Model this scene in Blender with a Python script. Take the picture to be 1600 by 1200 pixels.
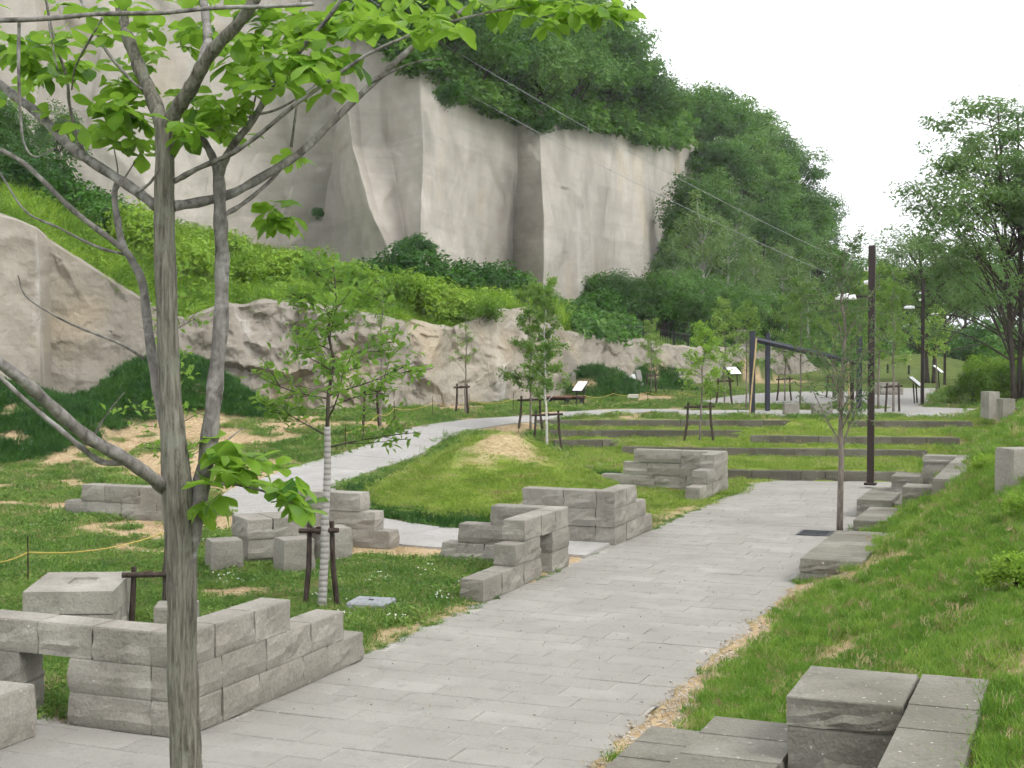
import bpy, bmesh, math, random
import numpy as np
from mathutils import Vector, Matrix, Euler

for o in list(bpy.data.objects):
    bpy.data.objects.remove(o)
SC = bpy.context.scene
COL = SC.collection
R = math.radians

# ------------------------------------------------------------------ camera
F_PX, HOR, CAM_Z = 2200.0, 533.0, 3.0          # focal length in photo pixels, horizon row, eye height
PITCH = math.atan((600 - HOR) / F_PX)
cd = bpy.data.cameras.new('camera')
cam = bpy.data.objects.new('camera', cd)
COL.objects.link(cam)
cam.location = (0, 0, CAM_Z)
cam.rotation_euler = (math.pi / 2 - PITCH, 0, 0)
cd.sensor_width = 36.0
cd.lens = 36.0 * F_PX / 1600.0
cd.clip_start = 0.1
cd.clip_end = 6000
SC.camera = cam

# ------------------------------------------------------------------ sky and sun (bright overcast)
SUN_EL, SUN_AZ = R(48), R(132)                 # azimuth clockwise from +Y (view direction)
w = bpy.data.worlds.new('World')
SC.world = w
w.use_nodes = True
nt = w.node_tree
bg = nt.nodes['Background']
sky = nt.nodes.new('ShaderNodeTexSky')
sky.sky_type = 'NISHITA'
sky.sun_disc = False
sky.sun_elevation = SUN_EL
sky.sun_rotation = SUN_AZ
sky.dust_density = 3.0
mx = nt.nodes.new('ShaderNodeMix')
mx.data_type = 'RGBA'
mx.inputs['Factor'].default_value = 0.88       # closed cloud cover
nt.links.new(sky.outputs['Color'], mx.inputs['A'])
mx.inputs['B'].default_value = (12.2, 12.3, 12.6, 1)
nt.links.new(mx.outputs['Result'], bg.inputs['Color'])
bg.inputs['Strength'].default_value = 0.095

sd = bpy.data.lights.new('sun', 'SUN')
sd.energy = 1.5
sd.angle = R(22)
sd.color = (1.0, 0.97, 0.92)
sun = bpy.data.objects.new('sun', sd)
COL.objects.link(sun)
sun.location = (20, -20, 60)
sv = Vector((math.sin(SUN_AZ) * math.cos(SUN_EL), math.cos(SUN_AZ) * math.cos(SUN_EL), math.sin(SUN_EL)))
sun.rotation_euler = (-sv).to_track_quat('-Z', 'Y').to_euler()

vs = SC.view_settings
vs.view_transform = 'Standard'
vs.look = 'None'
vs.gamma = 1.0
vs.use_curve_mapping = False
vs.exposure = 0.56
SC.cycles.max_bounces = 4
SC.cycles.diffuse_bounces = 2
SC.cycles.glossy_bounces = 2
SC.cycles.transmission_bounces = 2
SC.cycles.use_adaptive_sampling = True
SC.cycles.adaptive_threshold = 0.08
SC.cycles.adaptive_min_samples = 12
SC.cycles.transparent_max_bounces = 4
SC.cycles.volume_bounces = 0

# ------------------------------------------------------------------ helpers
rng = np.random.default_rng(7)
random.seed(7)
CP, SP = math.cos(PITCH), math.sin(PITCH)
U = np.array([0.375, 0.927]); U /= np.linalg.norm(U)     # along the paved walk
V = np.array([U[1], -U[0]])                              # across it, to the right


def ray(px, py):
    cx, cy = (px - 800) / F_PX, (600 - py) / F_PX
    return np.array([cx, CP + cy * SP, -SP + cy * CP])


def P(px, py, z=0.0):
    d = ray(px, py)
    t = (z - CAM_Z) / d[2]
    return np.array([d[0] * t, d[1] * t, z])


def D(px, py, Y):
    d = ray(px, py)
    t = Y / d[1]
    return np.array([d[0] * t, Y, CAM_Z + d[2] * t])


def XY(a, s):
    return a * U[0] + s * V[0], a * U[1] + s * V[1]


def sstep(x, e0, e1):
    t = np.clip((np.asarray(x, float) - e0) / (e1 - e0), 0, 1)
    return t * t * (3 - 2 * t)


def _h(i, j, k):
    n = (i.astype(np.int64) * 374761393 + j.astype(np.int64) * 668265263 + k.astype(np.int64) * 2147483647) & 0xffffffff
    n = ((n ^ (n >> 13)) * 1274126177) & 0xffffffff
    n = ((n ^ (n >> 16)) * 2246822519) & 0xffffffff
    return ((n ^ (n >> 15)) & 0xffff) / 65535.0


def vnoise(p):
    p = np.asarray(p, float)
    i = np.floor(p).astype(np.int64)
    f = p - i
    f = f * f * (3 - 2 * f)
    r = 0
    for dx in (0, 1):
        for dy in (0, 1):
            for dz in (0, 1):
                wt = (f[..., 0] if dx else 1 - f[..., 0]) * (f[..., 1] if dy else 1 - f[..., 1]) * (f[..., 2] if dz else 1 - f[..., 2])
                r = r + wt * _h(i[..., 0] + dx, i[..., 1] + dy, i[..., 2] + dz)
    return r


def fbm(p, octs=4, gain=0.5):
    p = np.asarray(p, float)
    r, a, t = 0, 1.0, 0
    for k in range(octs):
        r = r + a * vnoise(p * 2 ** k + 17.3 * k)
        t += a
        a *= gain
    return r / t


def fbm2(x, y, sc, octs=4, seed=0.0):
    return fbm(np.stack([np.asarray(x) * sc + seed, np.asarray(y) * sc - seed, np.zeros_like(np.asarray(x, float)) + seed], -1), octs)


def np_mesh(name, Vs, Fs, smooth=False):
    """mesh from a vertex array and one (n,k) face array or a list of such arrays"""
    Vs = np.asarray(Vs, np.float32).reshape(-1, 3)
    if isinstance(Fs, np.ndarray):
        Fs = [Fs]
    Fs = [np.asarray(f, np.int32) for f in Fs if len(f)]
    me = bpy.data.meshes.new(name)
    me.vertices.add(len(Vs))
    me.vertices.foreach_set('co', Vs.ravel())
    nl = sum(f.size for f in Fs)
    nf = sum(len(f) for f in Fs)
    me.loops.add(nl)
    me.polygons.add(nf)
    me.loops.foreach_set('vertex_index', np.concatenate([f.ravel() for f in Fs]))
    tot = np.concatenate([np.full(len(f), f.shape[1], np.int32) for f in Fs])
    st = np.concatenate([[0], np.cumsum(tot)[:-1]]).astype(np.int32)
    me.polygons.foreach_set('loop_start', st)
    me.polygons.foreach_set('loop_total', tot)
    me.polygons.foreach_set('use_smooth', np.full(nf, bool(smooth)))
    me.update(calc_edges=True)
    me.validate()
    return me


class MB:
    """collects pieces into one mesh"""
    def __init__(s):
        s.v, s.f, s.n = [], {}, 0

    def add(s, v, *faces):
        v = np.asarray(v, float).reshape(-1, 3)
        for f in faces:
            f = np.asarray(f, int)
            if f.size:
                s.f.setdefault(f.shape[1], []).append(f + s.n)
        s.v.append(v)
        s.n += len(v)
        return s

    def tube(s, pts, rad, sides=6, cap=True, wob=0.0, seed=0):
        pts = np.asarray(pts, float)
        rad = np.broadcast_to(np.asarray(rad, float), (len(pts),))
        n = len(pts)
        tg = np.gradient(pts, axis=0)
        tg /= np.linalg.norm(tg, axis=1, keepdims=True) + 1e-9
        ref = np.array([0.0, 0, 1]) if abs(tg[0][2]) < 0.9 else np.array([1.0, 0, 0])
        a = np.cross(tg[0], ref); a /= np.linalg.norm(a)
        rings = []
        th = np.linspace(0, 2 * np.pi, sides, endpoint=False)
        for i in range(n):
            a = a - tg[i] * a.dot(tg[i]); a /= np.linalg.norm(a) + 1e-9
            b = np.cross(tg[i], a)
            d = np.cos(th)[:, None] * a + np.sin(th)[:, None] * b
            r = rad[i]
            if wob:
                q = np.concatenate([d * 1.7 + seed, ], 1) + np.array([0, 0, i * 0.35])
                r = r * (1 + wob * (vnoise(q * 1.6) - 0.5)[:, None] * 2)
            rings.append(pts[i] + d * r)
        v = np.concatenate(rings)
        i0 = np.arange(n - 1)[:, None] * sides
        j = np.arange(sides)[None]
        k = (j + 1) % sides
        f = np.stack([i0 + j, i0 + k, i0 + sides + k, i0 + sides + j], -1).reshape(-1, 4)
        s.add(v, f)
        if cap:
            m = s.n - len(v)
            s.f.setdefault(sides, []).append(np.array([np.arange(sides)[::-1] + m, np.arange(sides) + m + (n - 1) * sides]))
        return s

    def box(s, c, size, rot=None, bevel=0.0):
        hx, hy, hz = np.asarray(size, float) / 2
        if bevel <= 0:
            v = np.array([[x, y, z] for x in (-hx, hx) for y in (-hy, hy) for z in (-hz, hz)])
            f = [[0, 1, 3, 2], [4, 6, 7, 5], [0, 4, 5, 1], [2, 3, 7, 6], [0, 2, 6, 4], [1, 5, 7, 3]]
            fs = [np.array(f)]
        else:
            b = min(bevel, hx * .9, hy * .9, hz * .9)
            v, idx = [], {}
            for sx in (-1, 1):
                for sy in (-1, 1):
                    for sz in (-1, 1):
                        for ax in range(3):
                            q = [sx * (hx - b), sy * (hy - b), sz * (hz - b)]
                            q[ax] += (sx, sy, sz)[ax] * b
                            idx[(sx, sy, sz, ax)] = len(v)
                            v.append(q)
            q4, q3 = [], []
            for ax in range(3):
                o1, o2 = [i for i in range(3) if i != ax]
                for sg in (-1, 1):
                    ring = []
                    for (p, q) in ((-1, -1), (1, -1), (1, 1), (-1, 1)):
                        k = [0, 0, 0]; k[ax] = sg; k[o1] = p; k[o2] = q
                        ring.append(idx[(k[0], k[1], k[2], ax)])
                    q4.append(ring)
                for p in (-1, 1):
                    for q in (-1, 1):
                        k1 = [0, 0, 0]; k1[ax] = -1; k1[o1] = p; k1[o2] = q
                        k2 = list(k1); k2[ax] = 1
                        q4.append([idx[(*k1, o1)], idx[(*k2, o1)], idx[(*k2, o2)], idx[(*k1, o2)]])
            for sx in (-1, 1):
                for sy in (-1, 1):
                    for sz in (-1, 1):
                        q3.append([idx[(sx, sy, sz, a)] for a in range(3)])
            v = np.array(v)
            fs = [np.array(q4), np.array(q3)]
        if rot is not None:
            M = np.array(Euler(rot).to_matrix())
            v = v @ M.T
        s.add(v + np.asarray(c, float), *fs)
        return s

    def mesh(s, name, smooth=False):
        return np_mesh(name, np.concatenate(s.v), [np.concatenate(f) for f in s.f.values()], smooth)

    def build(s, name, mat, parent=None, smooth=False, fixn=True):
        me = s.mesh(name, smooth)
        if fixn:
            bm = bmesh.new(); bm.from_mesh(me)
            bmesh.ops.recalc_face_normals(bm, faces=bm.faces)
            bm.to_mesh(me); bm.free()
        return obj(name, me, mat, parent)


def obj(name, me, mat=None, parent=None, loc=None, rot=None):
    o = bpy.data.objects.new(name, me)
    COL.objects.link(o)
    if mat is not None and me is not None and not me.materials:
        me.materials.append(mat)
    if parent is not None:
        o.parent = parent
    if loc is not None:
        o.location = loc
    if rot is not None:
        o.rotation_euler = rot
    return o


def empty(name, loc=(0, 0, 0), rz=0.0):
    o = obj(name, None, loc=tuple(loc))
    o.empty_display_size = 0.2
    o.rotation_euler = (0, 0, rz)
    return o


def tag(o, label=None, cat=None, group=None, kind=None):
    if label: o['label'] = label
    if cat: o['category'] = cat
    if group: o['group'] = group
    if kind: o['kind'] = kind
    return o


def copy_tree(root, loc, rz=0.0, sc=1.0):
    r = root.copy(); COL.objects.link(r)
    r.location = tuple(loc); r.rotation_euler = (0, 0, rz)
    r.scale = (sc, sc, sc) if np.isscalar(sc) else tuple(sc)
    for c in root.children:
        k = c.copy(); COL.objects.link(k); k.parent = r
        for g in c.children:
            q = g.copy(); COL.objects.link(q); q.parent = k
    return r


# ------------------------------------------------------------------ materials
class NT:
    def __init__(s, name):
        s.m = bpy.data.materials.new(name)
        s.m.use_nodes = True
        s.t = s.m.node_tree
        s.p = s.t.nodes['Principled BSDF']
        s.out = s.t.nodes['Material Output']
        s.p.inputs['Roughness'].default_value = 0.85
        s.p.inputs['Specular IOR Level'].default_value = 0.25
        s._pos = None

    def n(s, typ, ins=None, **at):
        nd = s.t.nodes.new('ShaderNode' + typ)
        for k, v in at.items():
            setattr(nd, k, v)
        for k, v in (ins or {}).items():
            s.set(nd.inputs[k], v)
        return nd

    def set(s, sock, v):
        if isinstance(v, bpy.types.NodeSocket):
            s.t.links.new(v, sock)
        else:
            if sock.type == 'RGBA' and len(v) == 3:
                v = (*v, 1)
            sock.default_value = v

    def pos(s):
        if s._pos is None:
            s._pos = s.n('NewGeometry').outputs['Position']
        return s._pos

    def local(s):
        return s.n('TexCoord').outputs['Object']

    def scaled(s, c, sc):
        return s.n('Mapping', {'Vector': c, 'Scale': sc}).outputs['Vector']

    def noise(s, scale, detail=4, rough=0.55, c=None, dist=0.0):
        return s.n('TexNoise', {'Vector': c or s.pos(), 'Scale': scale, 'Detail': detail, 'Roughness': rough, 'Distortion': dist}).outputs['Fac']

    def ramp(s, fac, *stops):
        r = s.n('ValToRGB', {'Fac': fac})
        e = r.color_ramp.elements
        while len(e) < len(stops):
            e.new(0.5)
        for q, (p, c) in zip(e, stops):
            q.position = p
            q.color = (c, c, c, 1) if np.isscalar(c) else (*c, 1)
        return r.outputs['Color']

    def mix(s, fac, a, b, mode='MIX'):
        m = s.n('Mix', None, data_type='RGBA', blend_type=mode)
        s.set(m.inputs['Factor'], fac)
        s.set(m.inputs['A'], a)
        s.set(m.inputs['B'], b)
        return m.outputs['Result']

    def math(s, op, a, b=0.0, clamp=False):
        m = s.n('Math', None, operation=op, use_clamp=clamp)
        s.set(m.inputs[0], a)
        s.set(m.inputs[1], b)
        return m.outputs[0]

    def attr(s, name):
        return s.n('Attribute', None, attribute_name=name).outputs['Fac']

    def rnd(s):
        return s.n('ObjectInfo').outputs['Random']

    def bump(s, h, strength=0.5, dist=0.02, prev=None):
        b = s.n('Bump', {'Height': h, 'Strength': strength, 'Distance': dist})
        if prev is not None:
            s.set(b.inputs['Normal'], prev)
        return b.outputs['Normal']

    def done(s, col=None, rough=None, normal=None, spec=None):
        if col is not None: s.set(s.p.inputs['Base Color'], col)
        if rough is not None: s.set(s.p.inputs['Roughness'], rough)
        if normal is not None: s.set(s.p.inputs['Normal'], normal)
        if spec is not None: s.p.inputs['Specular IOR Level'].default_value = spec
        return s.m


def stone_mat(name, dark, mid, light, speck=0.62, bump=0.6, fine=40.0):
    t = NT(name)
    c = t.local()
    big = t.noise(1.1, 2, 0.6)
    fin = t.noise(fine, 2, 0.7)
    base = t.ramp(big, (0.25, dark), (0.5, mid), (0.75, light))
    base = t.mix(t.math('MULTIPLY', t.rnd(), 0.85), base, t.mix(0.45, dark, mid))
    base = t.mix(0.35, base, t.ramp(fin, (0.25, tuple(x * 0.45 for x in dark)), (0.6, light)), 'OVERLAY')
    stain = t.noise(4.5, 3, 0.75)
    base = t.mix(t.ramp(stain, (0.55, 0.0), (0.78, 0.55)), base, tuple(x * 0.55 for x in dark))
    lich = t.noise(26.0, 2, 0.6)
    base = t.mix(t.ramp(lich, (speck + 0.09, 0.0), (speck + 0.12, 0.7)), base, (0.62, 0.62, 0.58))
    nrm = t.bump(t.noise(9.0, 3, 0.7), bump, 0.03)
    nrm = t.bump(fin, 0.35, 0.006, nrm)
    return t.done(base, 0.92, nrm, 0.15)


def leaf_mat(name, cols, trans=0.35, var=0.9, scale=1.2, rough=0.55):
    """cols: dark, mid, light leaf colours"""
    t = NT(name)
    nz = t.noise(scale, 1, 0.6)
    rn = t.rnd()
    f = t.math('ADD', t.math('MULTIPLY', nz, var), t.math('MULTIPLY', t.math('SUBTRACT', rn, 0.5), 0.62))
    base = t.ramp(f, (0.22, cols[0]), (0.46, cols[1]), (0.72, cols[2]))
    t.set(t.p.inputs['Base Color'], base)
    t.p.inputs['Roughness'].default_value = rough
    t.p.inputs['Specular IOR Level'].default_value = 0.25
    tr = t.n('BsdfTranslucent', {'Color': t.mix(0.6, base, (cols[2][0] * 1.35, cols[2][1] * 1.3, cols[2][2] * 1.2))})
    ms = t.n('MixShader', {0: trans, 1: t.p.outputs[0], 2: tr.outputs[0]})
    t.t.links.new(ms.outputs[0], t.out.inputs['Surface'])
    return t.m


def plain_mat(name, col, rough=0.6, spec=0.3, nscale=20.0, vary=0.25, bump=0.1, metal=0.0):
    t = NT(name)
    nz = t.noise(nscale, 4, 0.6, t.local())
    base = t.ramp(nz, (0.3, tuple(c * (1 - vary) for c in col)), (0.7, tuple(min(1, c * (1 + vary)) for c in col)))
    t.p.inputs['Metallic'].default_value = metal
    return t.done(base, rough, t.bump(nz, bump, 0.01), spec)


def bark_mat(name, dark, light, sc=(16, 16, 2.2), bump=0.8, patch=None, dist=0.02):
    t = NT(name)
    c = t.scaled(t.local(), sc)
    nz = t.noise(1.6, 5, 0.65, c, 0.6)
    base = t.ramp(nz, (0.32, dark), (0.62, light))
    if patch is not None:
        lich = t.noise(7.0, 5, 0.7, t.local())
        base = t.mix(t.ramp(lich, (0.52, 0.0), (0.66, 0.8)), base, patch)
    return t.done(base, 0.9, t.bump(nz, bump, dist), 0.15)


M = {}
M['block'] = stone_mat('hewn_tuff', (0.19, 0.178, 0.154), (0.33, 0.314, 0.28), (0.44, 0.424, 0.385))
M['coping'] = stone_mat('mossy_tuff', (0.13, 0.122, 0.098), (0.25, 0.24, 0.205), (0.39, 0.38, 0.345), 0.6)
M['kerb'] = stone_mat('dark_tuff', (0.095, 0.088, 0.07), (0.175, 0.163, 0.135), (0.29, 0.275, 0.24), 0.6)  # terrace walls: the tuff in a darker tone on every face
M['paver'] = stone_mat('paving_stone', (0.275, 0.266, 0.243), (0.342, 0.331, 0.305), (0.405, 0.393, 0.366), 0.66, 0.15, 60.0)
M['sand'] = plain_mat('joint_sand', (0.34, 0.325, 0.295), 0.95, 0.1, 30.0, 0.3)
M['concrete'] = stone_mat('path_concrete', (0.33, 0.322, 0.305), (0.385, 0.376, 0.36), (0.44, 0.43, 0.415), 0.7, 0.08, 70.0)
M['lamp_brown'] = plain_mat('dark_brown_steel', (0.022, 0.012, 0.010), 0.45, 0.4, 8.0, 0.3, 0.02)
M['steel_blue'] = plain_mat('blue_black_steel', (0.022, 0.025, 0.038), 0.45, 0.4, 8.0, 0.3, 0.02)
M['black'] = plain_mat('black_paint', (0.012, 0.012, 0.014), 0.5, 0.4, 12.0, 0.3, 0.02)
M['white'] = plain_mat('white_panel', (0.80, 0.80, 0.80), 0.4, 0.4, 9.0, 0.05, 0.0)
M['stake'] = bark_mat('stake_wood', (0.025, 0.017, 0.013), (0.085, 0.065, 0.055), (20, 20, 3), 0.5)
M['rope_tie'] = plain_mat('palm_rope', (0.06, 0.035, 0.025), 0.95, 0.1, 60.0, 0.5, 0.4)
M['wrap'] = None
M['yellow_rope'] = plain_mat('yellow_rope', (0.50, 0.38, 0.10), 0.7, 0.2, 60.0, 0.3, 0.2)
M['cable'] = plain_mat('grey_cable', (0.30, 0.31, 0.32), 0.5, 0.3, 5.0, 0.1, 0.0)
M['grate'] = plain_mat('iron_grate', (0.06, 0.065, 0.07), 0.6, 0.4, 40.0, 0.4, 0.2, 0.4)
M['cover'] = plain_mat('concrete_cover', (0.27, 0.285, 0.30), 0.9, 0.1, 30.0, 0.3, 0.2)
M['cart_wood'] = bark_mat('weathered_red_wood', (0.07, 0.03, 0.022), (0.19, 0.10, 0.075), (3, 30, 30), 0.3)
M['bamboo'] = plain_mat('bamboo', (0.45, 0.33, 0.17), 0.6, 0.3, 12.0, 0.25)
M['bark_big'] = bark_mat('magnolia_bark', (0.075, 0.066, 0.053), (0.27, 0.255, 0.215), (34, 34, 3.4), 1.0, (0.24, 0.25, 0.20), 0.03)
M['bark_limb'] = bark_mat('smooth_limb_bark', (0.075, 0.068, 0.062), (0.24, 0.225, 0.21), (12, 12, 7), 0.5, (0.38, 0.37, 0.36), 0.012)
M['bark_dark'] = bark_mat('dark_bark', (0.03, 0.024, 0.02), (0.10, 0.085, 0.07))
M['bark_sap'] = bark_mat('sapling_bark', (0.09, 0.075, 0.062), (0.24, 0.21, 0.18), (20, 20, 4), 0.4)
M['bark_birch'] = bark_mat('birch_bark', (0.30, 0.28, 0.26), (0.62, 0.60, 0.56), (8, 8, 14), 0.3)
M['leaf_mag'] = leaf_mat('magnolia_leaf', ((0.038, 0.125, 0.016), (0.11, 0.25, 0.024), (0.22, 0.385, 0.045)), 0.55, 0.95, 6.0, 0.38)
M['leaf_forest'] = leaf_mat('forest_leaf', ((0.03, 0.092, 0.016), (0.064, 0.172, 0.026), (0.135, 0.27, 0.045)), 0.40, 0.95, 0.25)
M['leaf_mid'] = leaf_mat('woodland_leaf', ((0.038, 0.105, 0.024), (0.08, 0.19, 0.038), (0.15, 0.285, 0.065)), 0.38, 0.95, 0.35)
M['leaf_pale'] = leaf_mat('pale_leaf', ((0.06, 0.13, 0.045), (0.12, 0.215, 0.065), (0.20, 0.31, 0.10)), 0.42, 0.9, 0.6)
M['leaf_sap'] = leaf_mat('sapling_leaf', ((0.075, 0.18, 0.03), (0.17, 0.32, 0.045), (0.29, 0.45, 0.08)), 0.52, 0.9, 1.8)
M['leaf_birch'] = leaf_mat('birch_leaf', ((0.08, 0.17, 0.04), (0.16, 0.28, 0.055), (0.25, 0.39, 0.085)), 0.48, 0.9, 1.5)
M['leaf_locust'] = leaf_mat('locust_leaf', ((0.055, 0.125, 0.038), (0.11, 0.21, 0.06), (0.19, 0.30, 0.095)), 0.45, 0.95, 0.5)
M['leaf_bush'] = leaf_mat('bright_bush_leaf', ((0.065, 0.16, 0.014), (0.15, 0.285, 0.022), (0.26, 0.41, 0.045)), 0.35, 0.95, 0.8)
M['leaf_shrub'] = leaf_mat('green_shrub_leaf', ((0.02, 0.075, 0.012), (0.05, 0.15, 0.02), (0.10, 0.24, 0.03)), 0.3, 0.95, 0.8)
M['grass_slope'] = leaf_mat('grass_blade', ((0.07, 0.18, 0.014), (0.125, 0.262, 0.026), (0.215, 0.335, 0.052)), 0.35, 0.95, 0.7)
M['grass_lawn'] = leaf_mat('lawn_blade', ((0.125, 0.24, 0.020), (0.195, 0.31, 0.036), (0.28, 0.345, 0.075)), 0.28, 0.95, 0.8)
M['grass_lush'] = leaf_mat('lush_blade', ((0.015, 0.07, 0.010), (0.03, 0.105, 0.014), (0.055, 0.145, 0.02)), 0.25, 0.9, 0.9)
M['grass_meadow'] = leaf_mat('meadow_blade', ((0.05, 0.135, 0.018), (0.10, 0.21, 0.03), (0.19, 0.29, 0.06)), 0.3, 0.95, 0.9)
M['straw'] = leaf_mat('dry_grass', ((0.26, 0.19, 0.09), (0.38, 0.29, 0.15), (0.48, 0.40, 0.24)), 0.2, 0.9, 2.0)
M['flower'] = plain_mat('clover_white', (0.80, 0.80, 0.76), 0.7, 0.2, 9.0, 0.05)
M['pebble'] = stone_mat('pebble', (0.30, 0.27, 0.22), (0.45, 0.41, 0.36), (0.60, 0.57, 0.52), 0.7, 0.2)


def wrap_mat():
    t = NT('wrapped_trunk_tape')
    c = t.local()
    wv = t.n('TexWave', {'Vector': t.scaled(c, (1, 1, 1)), 'Scale': 5.0, 'Distortion': 2.0, 'Detail': 2.0, 'Detail Scale': 2.0}, wave_type='BANDS', bands_direction='Z').outputs['Fac']
    base = t.ramp(wv, (0.04, (0.22, 0.205, 0.19)), (0.18, (0.31, 0.295, 0.28)), (0.8, (0.37, 0.355, 0.34)))
    return t.done(base, 0.9, t.bump(wv, 0.4, 0.01), 0.1)


M['wrap'] = wrap_mat()


def rock_mat(name, tint, rough_cuts=False):
    t = NT(name)
    p = t.pos()
    big = t.noise(0.10, 3, 0.6)
    mid = t.noise(0.7, 4, 0.65)
    base = t.ramp(big, (0.30, tuple(x * 0.80 for x in tint)), (0.52, tint), (0.72, tuple(min(1, x * 1.16) for x in tint)))
    base = t.mix(0.45, base, t.ramp(mid, (0.3, (0.35, 0.33, 0.30)), (0.65, (0.62, 0.61, 0.60))), 'OVERLAY')
    # thin level beds in the tuff
    bed = t.noise(2.0, 2, 0.6, t.scaled(p, (0.05, 0.05, 1.6)))
    base = t.mix(t.ramp(bed, (0.52, 0.0), (0.68, 0.18)), base, tuple(x * 0.62 for x in tint))
    # pale and dark runs down the face
    run = t.noise(1.0, 3, 0.7, t.scaled(p, (0.85, 0.85, 0.035)), 0.0)
    base = t.mix(t.ramp(run, (0.60, 0.0), (0.72, 0.40)), base, (0.58, 0.57, 0.55))
    run2 = t.noise(1.0, 3, 0.7, t.scaled(p, (0.5, 0.5, 0.05)))
    base = t.mix(t.ramp(run2, (0.60, 0.0), (0.76, 0.32)), base, tuple(x * 0.42 for x in tint))
    och = t.noise(0.22, 2, 0.6)
    base = t.mix(t.ramp(och, (0.55, 0.0), (0.72, 0.35)), base, (0.44, 0.34, 0.20))
    n1 = t.bump(mid, 0.35 if not rough_cuts else 0.9, 0.15)
    n1 = t.bump(t.noise(5.0, 3, 0.7), 0.45, 0.035, n1)
    n1 = t.bump(bed, 0.25, 0.08, n1)
    return t.done(base, 0.95, n1, 0.1)


M['cliff'] = rock_mat('cliff_tuff', (0.435, 0.408, 0.368))
M['outcrop'] = rock_mat('outcrop_tuff', (0.29, 0.266, 0.226), True)


def ground_mat():
    t = NT('ground_cover')
    dirt, lawn, lush, slope = (t.attr(k) for k in ('dirt', 'lawn', 'lush', 'slope'))
    n1 = t.noise(1.6, 3, 0.65)
    n2 = t.noise(14.0, 3, 0.7)
    mead = t.ramp(n1, (0.3, (0.06, 0.10, 0.022)), (0.7, (0.14, 0.17, 0.05)))
    lw = t.ramp(n1, (0.3, (0.13, 0.21, 0.025)), (0.7, (0.22, 0.27, 0.055)))
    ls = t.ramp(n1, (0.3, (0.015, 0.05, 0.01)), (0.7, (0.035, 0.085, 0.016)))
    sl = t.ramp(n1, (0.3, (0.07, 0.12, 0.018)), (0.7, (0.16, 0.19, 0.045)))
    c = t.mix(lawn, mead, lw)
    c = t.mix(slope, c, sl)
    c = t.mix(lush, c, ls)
    soil = t.ramp(n2, (0.3, (0.26, 0.18, 0.10)), (0.5, (0.40, 0.30, 0.18)), (0.75, (0.52, 0.43, 0.29)))
    c = t.mix(dirt, c, soil)
    c = t.mix(0.3, c, t.ramp(n2, (0.3, (0.3, 0.3, 0.3)), (0.7, (0.7, 0.7, 0.7))), 'OVERLAY')
    return t.done(c, 0.97, t.bump(n2, 0.6, 0.03), 0.05)


M['ground'] = ground_mat()


def hill_mat():
    t = NT('hill_floor')
    n1 = t.noise(0.9, 5, 0.65)
    c = t.ramp(n1, (0.3, (0.045, 0.075, 0.018)), (0.55, (0.09, 0.15, 0.025)), (0.75, (0.15, 0.15, 0.07)))
    return t.done(c, 0.97, t.bump(n1, 0.8, 0.2), 0.05)


M['hill'] = hill_mat()

# ================================================================== THE SETTING
# ------------------------------------------------------------------ terrace wall lines (real ground positions)
TW = {  # name: (left base px, right base px, base level)
    'a': ((1120, 749), (1420, 753), 0.0),
    'b': ((972, 711), (1450, 717), 0.2),
    'c': ((866, 700), (990, 699), 0.2),
    'd': ((1172, 693), (1500, 697), 0.4),
    'e': ((848, 684), (1192, 684.5), 0.4),
    'f': ((838, 667.5), (1234, 668.5), 0.6),
    'g': ((1326, 669), (1520, 670), 0.6),
}
TWP = {k: (P(*v[0], v[2]), P(*v[1], v[2]), v[2]) for k, v in TW.items()}


def lineY(k, x):
    a, b, _ = TWP[k]
    return a[1] + (x - a[0]) * (b[1] - a[1]) / (b[0] - a[0])


PL_S0, PL_S1, PL_A0, PL_A1 = -6.38, -3.2, 4.0, 31.2       # paved walk in (a, s)


def in_plaza(x, y, m=0.0):
    a = x * U[0] + y * U[1]
    s = x * V[0] + y * V[1]
    wide = (a < 9.0) & (s < -3.2 + m) & (s > -16)
    wob = 0.10 * (vnoise(np.stack([a * 1.7, s * 0, a * 0], -1)) - 0.5)
    main = (s > PL_S0 - m + wob) & (s < PL_S1 + m + wob) & (a > PL_A0 - m) & (y < lineY('a', x) + m)
    return (main | wide) & (y > 8.2)


def bumps(x, y):
    z = np.zeros_like(x)
    for i, (cx, cy, rx, ry, h, pw) in enumerate(BUMPS):
        if i == 0:                      # the turf mound: a soft-tipped cone, steeper on its right
            r = np.sqrt(((x - cx) / np.where(x > cx, rx * 0.85, rx)) ** 2 + ((y - cy) / ry) ** 2 + 0.012)
            z = z + h * np.clip(1.0 - r, 0, 1) ** 1.08
            continue
        r = np.sqrt(((x - cx) / rx) ** 2 + ((y - cy) / ry) ** 2)
        z = z + h * (0.5 + 0.5 * np.cos(np.pi * np.clip(r, 0, 1))) ** pw
    return z


MOUND = (-0.18, 27.0, 2.8, 4.5, 1.42, 1.2)
_lx = lambda px, Y: (px - 800) / F_PX * Y
BUMPS = [MOUND,
         (_lx(262, 40.4), 40.8, 3.1, 3.2, 1.75, 0.8), (_lx(45, 36.5), 36.5, 2.5, 4.6, 1.0, 0.8), (_lx(-70, 37), 37.5, 2.2, 3.0, 1.0, 0.8),
         (_lx(925, 55), 55.5, 2.6, 2.4, 1.15, 0.8), (_lx(1022, 62), 62.5, 2.1, 2.2, 1.25, 0.8), (_lx(1175, 72), 72.5, 2.0, 2.2, 1.3, 0.8),
         (_lx(1430, 92), 92, 6.0, 7.0, 0.9, 1.0)]


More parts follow.
